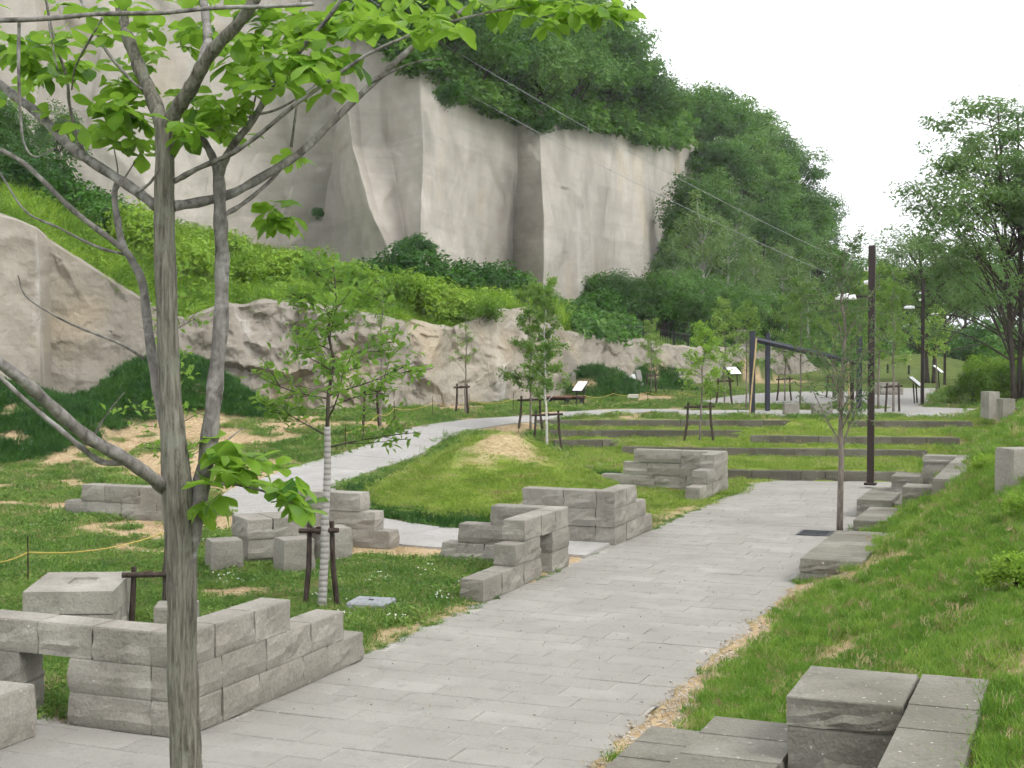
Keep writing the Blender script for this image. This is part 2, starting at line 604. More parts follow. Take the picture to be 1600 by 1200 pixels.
def H(x, y):
    x = np.asarray(x, float); y = np.asarray(y, float)
    a = x * U[0] + y * U[1]
    s = x * V[0] + y * V[1]
    left = 0.8 * sstep(y, 29.5, 40.0) - 0.0
    st = lambda k: sstep(y, lineY(k, x) + 0.08, lineY(k, x) + 0.26)
    s1 = np.where(x > 4.2, st('a'), sstep(y, 28.5, 33.0))
    s2 = np.where(x > 2.95, st('b'), st('c'))
    s3 = np.where(x > 6.15, st('d'), st('e'))
    gx = (x - 7.6) / 1.6
    gap = (gx > 0) & (gx < 1)
    s4 = np.where(gap, sstep(y, lineY('f', x) - 1.2, lineY('f', x) + 0.6), np.where(x > 8.4, st('g'), st('f')))
    terr = 0.2 * (s1 + s2 + s3 + s4)
    wl = sstep(x, 0.35, 1.0)
    z = left * (1 - wl) + terr * wl
    z = z + 0.016 * np.clip(y - 62, 0, 400)
    z = z + 0.035 * (fbm2(x, y, 0.55, 3, 3.1) - 0.5) * sstep(y, 8, 12)
    z = z + bumps(x, y)
    # bank along the right side of the walk
    k = 0.385 + 0.355 * sstep(a, 11, 25)
    d = s + 3.2
    bank = k * (d - 0.35 * (1 - np.exp(-np.clip(d, 0, 50) / 0.5)))
    top = 1.55 + 0.35 * sstep(a, 20, 40)
    bank = np.where(bank > top, top + (bank - top) * 0.12, bank)
    bank = bank + 0.10 * (fbm2(x, y, 0.35, 3, 8.0) - 0.5) * sstep(d, 0.2, 2.0)
    bank = np.minimum(bank, 2.6)
    z = np.where(d > 0, np.maximum(z, bank), z)
    # bank the viewer stands on
    z = np.maximum(z, 1.5 * sstep(8.6 - y, 0, 7.0))
    # seating cut into the bank
    z = np.where((a > 3.5) & (a < 8.72) & (s > -2.75) & (s < -0.52), np.minimum(z, 0.12), z)
    # bed of the paved walk
    z = np.where(in_plaza(x, y, -0.06), -0.09, z)
    return z


def G(px, py, lift=0.0):
    """where the line of sight through a photo pixel meets the ground"""
    z = 0.4
    p = P(px, py, z)
    for _ in range(40):
        zz = float(H(p[0], p[1]))
        z = 0.6 * z + 0.4 * zz
        p = P(px, py, min(z, 2.9))
    p[2] = float(H(p[0], p[1])) + lift
    return p


# curved concrete path: centre line and half width
_pc = [(945, 858, .95), (800, 849, .95), (700, 843, .95), (600, 833, .95), (505, 816, .95), (445, 796, 1.0), (438, 770, 1.05), (500, 742, .95), (575, 718, .9),
       (618, 702, .85), (642, 688, .8), (690, 672, .8), (755, 661, .8), (830, 654, .8), (920, 647, .85), (1000, 643, .9), (1080, 645, 1.0)]
_pts = np.array([[*G(a, b)[:2], hw] for a, b, hw in _pc])


def spline(pts, n):
    pts = np.asarray(pts, float)
    t = np.arange(len(pts))
    q = np.concatenate([[2 * pts[0] - pts[1]], pts, [2 * pts[-1] - pts[-2]]])
    out = []
    for u in np.linspace(0, len(pts) - 1 - 1e-6, n):
        i = int(u); f = u - i
        p0, p1, p2, p3 = q[i:i + 4]
        out.append(0.5 * ((2 * p1) + (-p0 + p2) * f + (2 * p0 - 5 * p1 + 4 * p2 - p3) * f * f + (-p0 + 3 * p1 - 3 * p2 + p3) * f ** 3))
    return np.array(out)


PATH = spline(_pts, 160)


def path_dist(x, y):
    """signed distance to the path edge (negative inside)"""
    x = np.asarray(x, float); y = np.asarray(y, float)
    best = np.full(x.shape, 1e9)
    for q in PATH[::2]:
        best = np.minimum(best, np.hypot(x - q[0], y - q[1]) - q[2])
    return best


UP_A = [(1095, 626), (1160, 616), (1230, 612), (1390, 611), (1420, 594), (1450, 596), (1462, 608), (1440, 640), (1365, 637), (1330, 630), (1200, 631), (1100, 629)]
UP_B = [(1060, 642), (1130, 641), (1250, 641), (1365, 639), (1440, 636), (1525, 639), (1496, 651), (1420, 652), (1395, 646), (1360, 649), (1130, 650), (1060, 650)]
UPA = np.array([P(a, b, 0.84)[:2] for a, b in UP_A])
UPB = np.array([P(a, b, 0.84)[:2] for a, b in UP_B])


def in_poly(x, y, poly):
    x = np.asarray(x); y = np.asarray(y)
    ins = np.zeros(x.shape, bool)
    n = len(poly)
    for i in range(n):
        x0, y0 = poly[i]; x1, y1 = poly[(i + 1) % n]
        c = ((y0 > y) != (y1 > y)) & (x < (x1 - x0) * (y - y0) / (y1 - y0 + 1e-12) + x0)
        ins ^= c
    return ins


def in_paths(x, y, m=0.0):
    return in_plaza(x, y, m) | (path_dist(x, y) < m) | in_poly(x, y, UPA) | in_poly(x, y, UPB)


def zones(x, y):
    """dirt, lawn, lush, slope weights of the ground cover"""
    a = x * U[0] + y * U[1]
    s = x * V[0] + y * V[1]
    n = fbm2(x, y, 0.55, 4, 5.0)
    n2 = fbm2(x, y, 1.6, 3, 9.0)
    slope = sstep(s, -3.35, -3.0) * (y < 70)
    lawn = np.where((x > -4.2) & (y > 22.0) & (y < 40) & (s < -2.9), 1.0, 0.0)
    lawn = lawn * (np.hypot((x - MOUND[0]) / 2.9, (y - MOUND[1]) / 4.6) < 1.0) + ((x > 1.3 + 0.0 * y) & (s < -3.0) & (y > 24) & (y < 39.6)) * 1.0
    lawn = np.clip(lawn, 0, 1) * (path_dist(x, y) > 0.25)
    lush = np.zeros_like(x)
    for (cx, cy, rx, ry, h, pw) in BUMPS[1:7]:
        r = np.hypot((x - cx) / (rx * 1.05), (y - cy) / (ry * 1.05))
        lush = np.maximum(lush, 1 - sstep(r + 0.3 * (n - 0.5), 0.75, 0.95))
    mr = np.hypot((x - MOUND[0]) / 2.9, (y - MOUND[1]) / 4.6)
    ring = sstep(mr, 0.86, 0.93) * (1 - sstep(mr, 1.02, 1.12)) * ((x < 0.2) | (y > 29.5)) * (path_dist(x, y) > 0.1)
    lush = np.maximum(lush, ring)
    mead = (1 - slope) * (1 - lawn) * (1 - lush)
    dirt = mead * sstep(0.6 * n + 0.4 * n2, 0.495, 0.57) * sstep(y, 10, 13) * (y < 60)
    # bare orange spoil in front of the rock on the left
    spoil = sstep(y, 29, 33) * (1 - sstep(y, 36.6, 39.0)) * sstep(-x, 5.0, 8.0)
    dirt = np.maximum(dirt, mead * spoil * sstep(n + 0.25 * n2, 0.52, 0.62))
    for (cx, cy, rx, ry, h, pw) in BUMPS[1:7]:
        r = np.hypot((x - cx - rx * .35) / (rx * 1.25), (y - cy + ry * .3) / (ry * 1.2))
        dirt = np.maximum(dirt, (1 - lush * (n2 < 0.66)) * (1 - sstep(r, 0.7, 1.05)) * (n2 > 0.40) * (path_dist(x, y) > .5))
    # worn edge of the walk, trodden gaps
    edge = sstep(s, -3.35, -3.15) * (1 - sstep(s + 0.6 * (n2 - 0.5), -2.92, -2.6)) * (a < 17.4)
    edge = np.maximum(edge, sstep(s, -3.5, -3.3) * (1 - sstep(s + 0.5 * (n2 - 0.5), -3.0, -2.7)) * (a > 26.6) * (a < 29.6))
    le = (1 - sstep(s, -6.38, -6.3)) * sstep(s + 0.7 * (n2 - 0.5), -6.95, -6.45) * (a < 25)
    dirt = np.maximum(dirt, np.maximum(edge, le * 0.8))
    pe = path_dist(x, y)
    dirt = np.maximum(dirt, (1 - sstep(pe, 0.1, 0.45 + 0.8 * (n2 - 0.4))) * (n > 0.48) * (y < 34))
    mr = np.hypot((x - MOUND[0]) / 2.9, (y - MOUND[1]) / 4.6)
    dirt = np.maximum(dirt, 0.9 * (1 - sstep(mr + 0.6 * (n - 0.5), 0.12, 0.40)) * sstep(n2, 0.30, 0.46))
    dirt = np.maximum(dirt, 0.9 * sstep(mr, 0.93, 1.0) * (1 - sstep(mr, 1.05, 1.15)) * (x < 0.5) * (n > 0.42))
    dry = slope * sstep(fbm(np.stack([a * 0.9 + s * 0.5, s * 1.9 - a * 0.4, 0 * a + 4.0], -1), 3), 0.54, 0.66) * 0.8
    dirt = np.maximum(dirt, dry)
    return np.clip(dirt, 0, 1), lawn, lush, slope


def build_ground():
    ys = np.concatenate([np.linspace(-30, 6, 20)[:-1], np.arange(6, 44, 0.16), 44 + np.cumsum(0.16 * 1.035 ** np.arange(190))])
    ys = ys[ys < 2500]
    xs = np.arange(-17, 17, 0.16)
    ext = 17 + np.cumsum(0.2 * 1.09 ** np.arange(75))
    ext = ext[ext < 2500]
    xs = np.concatenate([-ext[::-1], xs, ext])
    X, Y = np.meshgrid(xs, ys)
    Z = H(X, Y)
    nx, ny = len(xs), len(ys)
    i = np.arange(ny - 1)[:, None] * nx + np.arange(nx - 1)[None]
    F = np.stack([i, i + 1, i + nx + 1, i + nx], -1).reshape(-1, 4)
    me = np_mesh('ground', np.stack([X, Y, Z], -1), F, True)
    near = (np.abs(X) < 60) & (Y < 110) & (Y > 5)
    zz = [np.zeros(X.shape) for _ in range(4)]
    for arr, val in zip(zz, zones(X[near], Y[near])):
        arr[near] = val
    for k, val in zip(('dirt', 'lawn', 'lush', 'slope'), zz):
        at = me.attributes.new(k, 'FLOAT', 'POINT')
        at.data.foreach_set('value', val.ravel().astype(np.float32))
    o = obj('ground', me, M['ground'])
    tag(o, kind='structure')


build_ground()


# ------------------------------------------------------------------ cliff, rock outcrop and the hills behind
def relief(cols, nz, nu, disp, seed, zbot):
    """rock face from feature columns. cols: list of (px per level, Y per level, ztop); levels in LV"""
    n = len(cols)
    px = np.array([np.broadcast_to(c[0], len(LV)) for c in cols], float)
    Yv = np.array([np.broadcast_to(c[1], len(LV)) for c in cols], float)
    zt = np.array([c[2] for c in cols], float)
    ts = []
    for i in range(n - 1):
        m = min(120, max(2, int(nu * max(abs(px[i + 1, 2] - px[i, 2]), 30) / 100)))
        ts.append(i + np.arange(m) / m)
    t = np.concatenate(ts + [[n - 1]])
    i0 = np.minimum(t.astype(int), n - 2); f = (t - i0)[:, None]
    pxr = px[i0] * (1 - f) + px[i0 + 1] * f
    Yr = Yv[i0] * (1 - f) + Yv[i0 + 1] * f
    ztr = zt[i0] * (1 - f[:, 0]) + zt[i0 + 1] * f[:, 0]
    v = np.linspace(0, 1, nz)
    Zg = zbot + (ztr[:, None] - zbot) * v[None]
    pg = np.empty_like(Zg); yg = np.empty_like(Zg)
    for k in range(len(t)):
        pg[k] = np.interp(Zg[k], LV, pxr[k])
        yg[k] = np.interp(Zg[k], LV, Yr[k])
    X = (pg - 800) / F_PX * yg
    pts = np.stack([X, yg, Zg], -1)
    pts = disp(pts, v[None] + 0 * Zg, seed)
    return pts


LV = np.array([3, 6, 9, 12, 16, 24.0])
CL = [
    (-1500, 50, 26), (-900, 57, 27), (-600, 58, 27), (-330, 62, 27), (-60, 63, 27), (60, 65, 27), ((140, 140, 125, 115, 105, 100), (67, 67, 67, 67, 67, 67), 27),
    (230, (66, 66, 66, 66.5, 67, 68), 26), (330, 67, 25.5),
    ((430, 425, 440, 475, 515, 530), (69.5, 69.5, 69.5, 69, 67, 66), 24.5),
    ((495, 497, 505, 522, 530, 545), (71, 71, 70.5, 69, 67, 66), 23.5),
    ((512, 512, 515, 528, 534, 550), (70.5, 70.5, 70, 68.3, 66.5, 65.5), 22),
    ((640, 625, 580, 552, 537, 556), (62.5, 62.8, 64, 65.2, 65.5, 65), 20),
    ((646, 634, 592, 566, 556, 570), (64, 64.2, 65, 66, 66, 65.5), 19),
    ((650, 645, 628, 610, 605, 605), (65, 65, 66, 66.4, 66, 65.5), 17.2),
    ((655, 657, 660, 663, 655, 655), (62.5, 62.5, 62.8, 63.5, 64.5, 65), 15.6),
    ((667, 669, 672, 675, 670, 670), (63.2, 63.2, 63.5, 64.2, 65, 65.5), 15.4),
    (740, (70, 70, 70, 70, 70, 70), 15.0),
    ((801, 801, 802, 803, 803, 803), (76, 76, 75.6, 75, 74.6, 74.5), 14.8),
    ((806, 806, 807, 808, 808, 808), (75.5, 75.5, 75.3, 75, 74.8, 74.6), 14.8),
    ((849, 849, 851, 845, 843, 843), (72.2, 72.2, 72.4, 73.6, 75.5, 76), 14.9),
    ((860, 860, 862, 866, 868, 868), (73.0, 73.0, 73.3, 75.2, 76.6, 77), 15.0),
    ((919, 919, 921, 930, 935, 938), (79, 79, 79.5, 81, 83, 84), 15.4),
    ((928, 930, 940, 950, 955, 958), (83, 83, 82.5, 82.5, 84, 85), 15.5),
    (985, (86.5, 86.5, 86.5, 87, 88, 89), 15.9), (1005, (88, 88, 88, 89, 90, 91), 16.1), (1032, (95, 95, 95, 95, 96, 97), 16.6),
    (1062, 104, 17.6), (1105, 113, 18.2), (1140, 121, 17.0),
]


def facets(x, z, cell, amp, seed, soft=0.10):
    """fracture planes: every random patch of rock is a tilted plane, joined to its neighbour by a steep break"""
    gx, gz = np.floor(x / cell), np.floor(z / cell)
    d1 = np.full(x.shape, 1e9); d2 = d1.copy()
    h1 = np.zeros(x.shape); h2 = np.zeros(x.shape)
    for dx in (-1, 0, 1):
        for dz in (-1, 0, 1):
            i, k = gx + dx, gz + dz
            o1 = np.zeros_like(i)
            r1, r2, r3, r4, r5 = (_h(i, k, o1 + seed + q) for q in range(5))
            cx, cz = (i + r1) * cell, (k + r2) * cell
            h_ = (r3 - 0.5) * amp + ((x - cx) * (r4 - 0.5) + (z - cz) * (r5 - 0.5)) * amp / cell * 1.3
            dd = np.hypot(x - cx, z - cz)
            c1 = dd < d1
            c2 = (~c1) & (dd < d2)
            h2 = np.where(c1, h1, np.where(c2, h_, h2)); d2 = np.where(c1, d1, np.where(c2, dd, d2))
            h1 = np.where(c1, h_, h1); d1 = np.where(c1, dd, d1)
    wgt = 0.5 + 0.5 * np.clip((d2 - d1) / (soft * cell), 0, 1)
    return h1 * wgt + h2 * (1 - wgt)


def cliff_disp(p, v, seed):
    x, y, z = p[..., 0], p[..., 1], p[..., 2]
    big = fbm(np.stack([x * 0.16, y * 0.16, z * 0.07], -1) + seed, 4) - 0.5
    fl = fbm(np.stack([x * 0.9, y * 0.9, z * 0.05], -1) + seed + 9, 3) - 0.5
    # conchoidal scars: sharp creases
    r = np.abs(fbm(np.stack([x * 0.28 + 0.1 * z, y * 0.28, z * 0.2 - 0.08 * x], -1) + seed + 31, 3) - 0.5)
    scar = np.clip(0.09 - r, 0, 0.09) / 0.09
    fine = fbm(np.stack([x * 1.7, y * 1.7, z * 1.2], -1) + seed + 50, 4) - 0.5
    right = sstep(x, 1.5, 4.0)
    p = p.copy()
    crk = np.abs(fbm(np.stack([x * 0.5 - 0.3 * z, y * 0.4, z * 0.35 + 0.2 * x], -1) + seed + 61, 2) - 0.5)
    wx = x + 0.25 * y + 0.5 * big
    fc = facets(wx + 0.12 * z, z * 0.45, 2.7, 0.46, 5, 0.12) + facets(wx - 0.2 * z, z * 0.7, 0.9, 0.11, 15, 0.2)
    tri = np.abs(((x * 0.9 + 0.3 * fbm(np.stack([x * .3, z * .1, 0 * x], -1), 2)) % 1.0) - 0.5)
    p[..., 1] += 0.30 * big - fc * (0.35 + 0.9 * vnoise(np.stack([x * 0.11, z * 0.13, 0 * x], -1))) + 0.10 * fine + right * 0.5 * (tri - 0.25) * sstep(z, 7, 11)
    p[..., 0] += 0.10 * fine
    # ragged overhanging rim
    p[..., 1] += -0.7 * sstep(v, 0.93, 1.0) * (0.4 + big)
    p[..., 2] += 0.5 * sstep(v, 0.9, 1.0) * (fbm(np.stack([x * 0.6, y * 0.6, 0 * z], -1) + 77, 3) - 0.5) * 2
    return p


def sheet(name, pts, mat, smooth, kind='structure'):
    n, m = pts.shape[:2]
    i = np.arange(n - 1)[:, None] * m + np.arange(m - 1)[None]
    F = np.stack([i, i + m, i + m + 1, i + 1], -1).reshape(-1, 4)
    o = obj(name, np_mesh(name, pts, F, smooth), mat)
    tag(o, kind=kind)
    return o


cl = relief(CL, 190, 58, cliff_disp, 1.7, 2.0)
sheet('cliff', cl, M['cliff'], True)
CL_TOP = cl[:, -1]                      # rim of the cliff


def rim_at(px):
    q = CL_TOP[:, 0] / CL_TOP[:, 1] * F_PX + 800
    k = int(np.argmin(np.abs(q - px)))
    return CL_TOP[k]


# plateau and wooded hill behind the rim
def hill_pts():
    rows = []
    idx = np.linspace(0, len(CL_TOP) - 1, 90).astype(int)
    for k in idx:
        b = CL_TOP[k]
        row = []
        for t in np.linspace(0, 1, 24):
            d = t * t * 90
            dirx, diry = b[0] / b[1] * 0.9, 1.0
            x, y = b[0] + dirx * d, b[1] + diry * d
            z = b[2] - 0.25 + 7 * (1 - math.exp(-d / 18)) + 0.6 * (float(fbm2(np.array(x), np.array(y), 0.15, 3, 2.0)) - 0.5)
            row.append((x, y, z))
        rows.append(row)
    return np.array(rows)


hl = hill_pts()
sheet('hill', hl, M['hill'], True)

# wooded slope to the right of the cliff, falling towards the valley
SKY = [(1000, 12.0, 104), (1060, 16.5, 112), (1110, 17.5, 116), (1160, 16.5, 121), (1220, 14.5, 127), (1280, 10.0, 133), (1320, 6.5, 138), (1400, 4.0, 146), (1480, 2.6, 156), (1700, 2.4, 170), (2100, 2.4, 200)]
FOOT = [(1000, 3.0, 80), (1060, 2.6, 74), (1110, 2.5, 78), (1160, 2.4, 82), (1220, 2.2, 88), (1280, 1.9, 95), (1320, 1.7, 98), (1400, 1.6, 104), (1480, 1.7, 112), (1700, 2.0, 130), (2100, 2.0, 160)]


def slope_pt(px, t):
    z1 = np.interp(px, [q[0] for q in SKY], [q[1] for q in SKY]); y1 = np.interp(px, [q[0] for q in SKY], [q[2] for q in SKY])
    z0 = np.interp(px, [q[0] for q in FOOT], [q[1] for q in FOOT]); y0 = np.interp(px, [q[0] for q in FOOT], [q[2] for q in FOOT])
    y = y0 + (y1 - y0) * t
    z = z0 - 0.3 + (z1 - z0) * (t if t < 1 else 1) ** 1.15 - max(0, t - 1) * 3
    return np.array([(px - 800) / F_PX * y, y, z])


sl = np.array([[slope_pt(px, t) for t in np.linspace(0, 1.7, 30)] for px in np.linspace(985, 2100, 60)])
sl[..., 2] += 0.5 * (fbm(sl * 0.2, 3) - 0.5)
sheet('wooded_hillside', sl, M['hill'], True)

# low natural outcrop at the foot
LV = np.array([0, 1.5, 3, 4, 6, 9.0])
# (px, Y base, ztop, lean back over the height)
OC = [(-1300, 33, 7.0, 2.0), (-700, 36, 7.8, 2.5), (-420, 38.5, 7.4, 2.0), (-200, 39, 7.6, 3.0), (-60, 39, 7.2, 3.0), (0, 39.5, 6.7, 2.0), (62, 40.5, 6.2, 0.8), (80, 41.6, 5.9, 0.15), (140, 41.9, 5.2, 0.2), (200, 42.2, 4.5, 0.25), (250, 42.4, 3.9, 0.3), (290, 42.3, 3.7, 0.6),
      (350, 43, 4.05, 1.1), (420, 43.3, 4.15, 1.2), (470, 44.2, 4.1, 0.6), (500, 43.4, 4.1, 0.8), (560, 44.4, 3.95, 1.5), (600, 44.2, 3.9, 1.2), (640, 45.6, 3.8, 1.6), (680, 45.8, 3.5, 1.6), (705, 47.6, 3.4, 1.0),
      (740, 48.2, 3.7, 1.1), (780, 49.2, 4.1, 0.8), (830, 51, 4.15, 0.8), (866, 52.2, 4.0, 1.0), (886, 54, 3.35, 1.4), (930, 57, 3.15, 1.8), (990, 61, 2.95, 2.0), (1050, 66, 2.75, 1.6),
      (1072, 67.5, 2.72, 1.0), (1110, 70.5, 2.6, 1.4), (1160, 75, 2.55, 1.5), (1175, 77, 2.4, 1.2), (1205, 78.2, 2.6, 1.4), (1245, 81, 2.5, 1.2), (1262, 83.5, 1.9, 1.0), (1285, 87, 0.9, 0.6)]
LEAN = {}


def oc_disp(p, v, seed):
    x, y, z = p[..., 0], p[..., 1], p[..., 2]
    px = x / y * F_PX + 800
    rough = 0.24 + 0.58 * sstep(px, 260, 340) * (1 - 0.5 * sstep(px, 700, 760))
    big = fbm(np.stack([x * 0.55, y * 0.55, z * 0.5], -1) + seed, 4) - 0.5
    rid = 1 - 2 * np.abs(fbm(np.stack([x * 0.45 + z * .25, y * 0.45, z * 0.75], -1) + seed + 5, 4) - 0.5)
    cell = np.floor(fbm(np.stack([x * 0.8, y * 0.5, z * 0.9], -1) + seed + 11, 2) * 7) / 7 - 0.5
    fine = fbm(np.stack([x * 2.6, y * 2.6, z * 2.2], -1) + seed + 21, 4) - 0.5
    p = p.copy()
    ob = facets(x + 0.3 * y + 0.3 * z, z * 1.1 + 0.1 * x, 1.7, 0.95, 25, 0.12) + facets(x + 0.3 * y - 0.3 * z, z * 1.3, 0.55, 0.26, 35, 0.2)
    p[..., 1] += rough * (1.3 * big - 0.6 * (rid - 0.7) + 0.75 * ob) + 0.55 * rough * fine
    p[..., 0] += rough * 0.6 * (fbm(np.stack([z * 0.9, x * 0.4, y * 0.3], -1) + 13, 3) - 0.5)
    p[..., 2] += sstep(v, 0.7, 1.0) * rough * 0.7 * (fbm(np.stack([x * 0.7, y * 0.2, 0 * z], -1) + 23, 3) - 0.5)
    return p


cols = []
for (px, Yb, zt, ln) in OC:
    cols.append((px, Yb + ln * np.clip(LV / max(zt, 1), 0, 1.2) ** 1.3, zt))
oc = relief(cols, 84, 52, oc_disp, 4.1, -0.3)
# shelf on top running back under the scrub
last, prev = oc[:, -1], oc[:, -2]
shelf = []
for k, (dy, dz) in enumerate([(0.25, 0.10), (0.6, 0.10), (1.2, 0.0), (2.4, -0.3), (4.5, -1.2)]):
    s_ = last + np.stack([0 * last[:, 0] + last[:, 0] / last[:, 1] * dy, 0 * last[:, 0] + dy, 0 * last[:, 0] + dz], -1)
    s_[:, 2] += 0.12 * (fbm(s_ * 0.9, 3) - 0.5) * 2
    shelf.append(s_)
oc = np.concatenate([oc, np.stack(shelf, 1)], 1)
sheet('rock_outcrop', oc, M['outcrop'], False)
OC_TOP = last


def octop(px):
    q = OC_TOP[:, 0] / OC_TOP[:, 1] * F_PX + 800
    return np.array([np.interp(px, q, OC_TOP[:, k]) for k in range(3)])


# scrub-covered slope between the outcrop and the cliff
SLOPE_BACK = [(-1400, 53, 11.0), (-250, 64, 11.0), (60, 64, 9.8), (150, 66, 9.2), (300, 66, 8.0), (430, 68, 6.9), (500, 69, 6.2), (600, 64, 5.9), (655, 62.5, 5.6), (740, 69, 5.4), (805, 75, 5.1), (850, 72.5, 4.6), (920, 78, 4.4), (1000, 86, 4.2), (1060, 92, 4.0)]


def scrub_pt(px, t):
    f = octop(px)
    yb = np.interp(px, [q[0] for q in SLOPE_BACK], [q[1] for q in SLOPE_BACK]); zb = np.interp(px, [q[0] for q in SLOPE_BACK], [q[2] for q in SLOPE_BACK])
    y0, z0 = f[1] + 0.5, f[2] - 0.15
    y = y0 + (yb + 1.0 - y0) * t
    z = z0 + (zb - z0) * (t ** 0.85)
    return np.array([(px - 800) / F_PX * y, y, z])


sp = np.array([[scrub_pt(px, t) for t in np.linspace(0, 1, 26)] for px in np.linspace(-1250, 1080, 220)])
sp[..., 2] += 0.5 * (fbm(sp * 0.35, 3) - 0.5)
sheet('scrub_slope', sp, M['hill'], True)

# ------------------------------------------------------------------ paved walk, stone by stone
plaza = tag(empty('paved_walk'), kind='structure')


def paver_mesh(w_, l_, seed):
    r = np.random.default_rng(seed)
    b = 0.006
    x0, y0 = l_ / 2, w_ / 2
    lo = np.array([[-x0, -y0, -0.06], [x0, -y0, -0.06], [x0, y0, -0.06], [-x0, y0, -0.06]])
    md = lo * [1, 1, 0] + [0, 0, -b] + r.normal(0, 0.0016, (4, 3)) * [1, 1, 0]
    hi = md * [(x0 - b) / x0, (y0 - b) / y0, 0]
    v = np.concatenate([lo, md, hi])
    f = [[8, 9, 10, 11]] + [[i + k, (i + 1) % 4 + k, (i + 1) % 4 + k + 4, i + k + 4] for k in (0, 4) for i in range(4)]
    return v, np.array(f)


def lay_pavers():
    Wp, Lp, gap = 0.335, 0.62, 0.008
    var = []
    for k in range(5):
        v, f = paver_mesh(Wp - gap, Lp - gap, k)
        me = np_mesh('paving_stone', v, f)
        me.materials.append(M['paver'])
        var.append((v, f, me))
    cand = []
    rows = int((PL_A1 - 7.5) / Wp) + 1
    ang = math.atan2(V[1], V[0])
    for i in range(rows):
        a = 7.6 + i * Wp
        off = (i % 2) * Lp / 2 + 0.08 * math.sin(i * 2.3)
        for j in range(-26, 12):
            s = PL_S1 + 0.02 - Lp / 2 - j * Lp + off
            x, y = XY(a, s)
            if not bool(in_plaza(np.array(x), np.array(y), 0.12)):
                continue
            cand.append((y, x, a, s))
    rest = MB()
    vis = []
    for (y, x, a, s) in cand:
        px = 800 + F_PX * x / y
        vis.append(-60 < px < 1660 and y > 9.6)
    order = sorted([c for c, vv in zip(cand, vis) if vv])
    keep = set(map(tuple, order[:300]))
    r = np.random.default_rng(3)
    for c in cand:
        y, x, a, s = c
        v, f, me = var[int(r.integers(5))]
        dz = -0.004 + r.normal(0, 0.0022)
        rz = ang + r.normal(0, 0.004)
        tl = r.normal(0, 0.0035, 2)
        if tuple(c) in keep:
            obj('paving_stone', me, None, plaza, (x, y, dz), (tl[0], tl[1], rz))
        else:
            Mx = np.array(Euler((tl[0], tl[1], rz)).to_matrix())
            rest.add(v @ Mx.T + [x, y, dz], f)
    o = obj('paving_stones_beyond', rest.mesh('paving_stones_beyond'), M['paver'], plaza)
    tag(o, kind='stuff')


lay_pavers()
# sand bed showing in the joints
bd = []
for a in np.arange(7.2, 31.4, 0.25):
    wide = a < 9.0
    bd.append([(*XY(a, s), -0.012) for s in np.linspace(-15.9 if wide else PL_S0 - 0.02, PL_S1 - 0.02, 12)])
bd = np.array(bd)
n_, m_ = bd.shape[:2]
ii = np.arange(n_ - 1)[:, None] * m_ + np.arange(m_ - 1)[None]
ctr = bd[:-1, :-1]
ok = (bd[:-1, :-1, 1] > 8.0) & (bd[:-1, :-1, 1] < lineY('a', bd[:-1, :-1, 0]) - 0.1) & (bd[:-1, :-1, 1] > 8.0)
fb = np.stack([ii, ii + 1, ii + m_ + 1, ii + m_], -1)[ok]
obj('joint_sand', np_mesh('joint_sand', bd, fb), M['sand'], plaza)

# ------------------------------------------------------------------ curved path in cast slabs
curved = tag(empty('curved_path'), kind='structure')
arc = np.concatenate([[0], np.cumsum(np.hypot(*np.diff(PATH[:, :2], axis=0).T))])


def path_slab(s0, s1):
    ss = np.linspace(s0, s1, 7)
    c = np.stack([np.interp(ss, arc, PATH[:, k]) for k in range(3)], -1)
    e = 0.05
    tx = np.interp(ss + e, arc, PATH[:, 0]) - np.interp(ss - e, arc, PATH[:, 0])
    ty = np.interp(ss + e, arc, PATH[:, 1]) - np.interp(ss - e, arc, PATH[:, 1])
    ln = np.hypot(tx, ty) + 1e-9
    nx_, ny_ = -ty / ln, tx / ln
    rows = []
    for wv in np.linspace(-1, 1, 7):
        x = c[:, 0] + nx_ * c[:, 2] * wv; y = c[:, 1] + ny_ * c[:, 2] * wv
        rows.append(np.stack([x, y, H(x, y) + 0.035], -1))
    return np.array(rows)


s_ = 0.0
while s_ < arc[-1] - 0.6:
    q = path_slab(s_ + 0.008, min(s_ + 1.6, arc[-1]) - 0.008)
    n1, m1 = q.shape[:2]
    ii = np.arange(n1 - 1)[:, None] * m1 + np.arange(m1 - 1)[None]
    mb = MB()
    mb.add(q, np.stack([ii, ii + m1, ii + m1 + 1, ii + 1], -1).reshape(-1, 4))
    bi = list(range(m1)) + [k * m1 + m1 - 1 for k in range(1, n1)] + [(n1 - 1) * m1 + k for k in range(m1 - 2, -1, -1)] + [k * m1 for k in range(n1 - 2, 0, -1)]
    rim = q.reshape(-1, 3)[bi]
    nb = len(bi)
    mb.add(np.concatenate([rim, rim - [0, 0, 0.12]]), np.array([[k, (k + 1) % nb, nb + (k + 1) % nb, nb + k] for k in range(nb)]))
    mb.build('path_slab', M['concrete'], curved)
    s_ += 1.6

for nm, poly, zz in (('upper_square', UPA, 0.84), ('upper_path', UPB, 0.848)):
    bm = bmesh.new()
    vs_ = [bm.verts.new((x, y, zz)) for x, y in poly]
    f_ = bm.faces.new(vs_)
    if f_.normal.z < 0: f_.normal_flip()
    bm.normal_update()
    r_ = bmesh.ops.extrude_face_region(bm, geom=[f_])
    for v_ in [g for g in r_['geom'] if isinstance(g, bmesh.types.BMVert)]:
        v_.co.z -= 0.12
    bmesh.ops.recalc_face_normals(bm, faces=bm.faces)
    bmesh.ops.triangulate(bm, faces=[f for f in bm.faces if len(f.verts) > 4])
    me = bpy.data.meshes.new(nm); bm.to_mesh(me); bm.free()
    tag(obj(nm, me, M['concrete']), kind='structure')

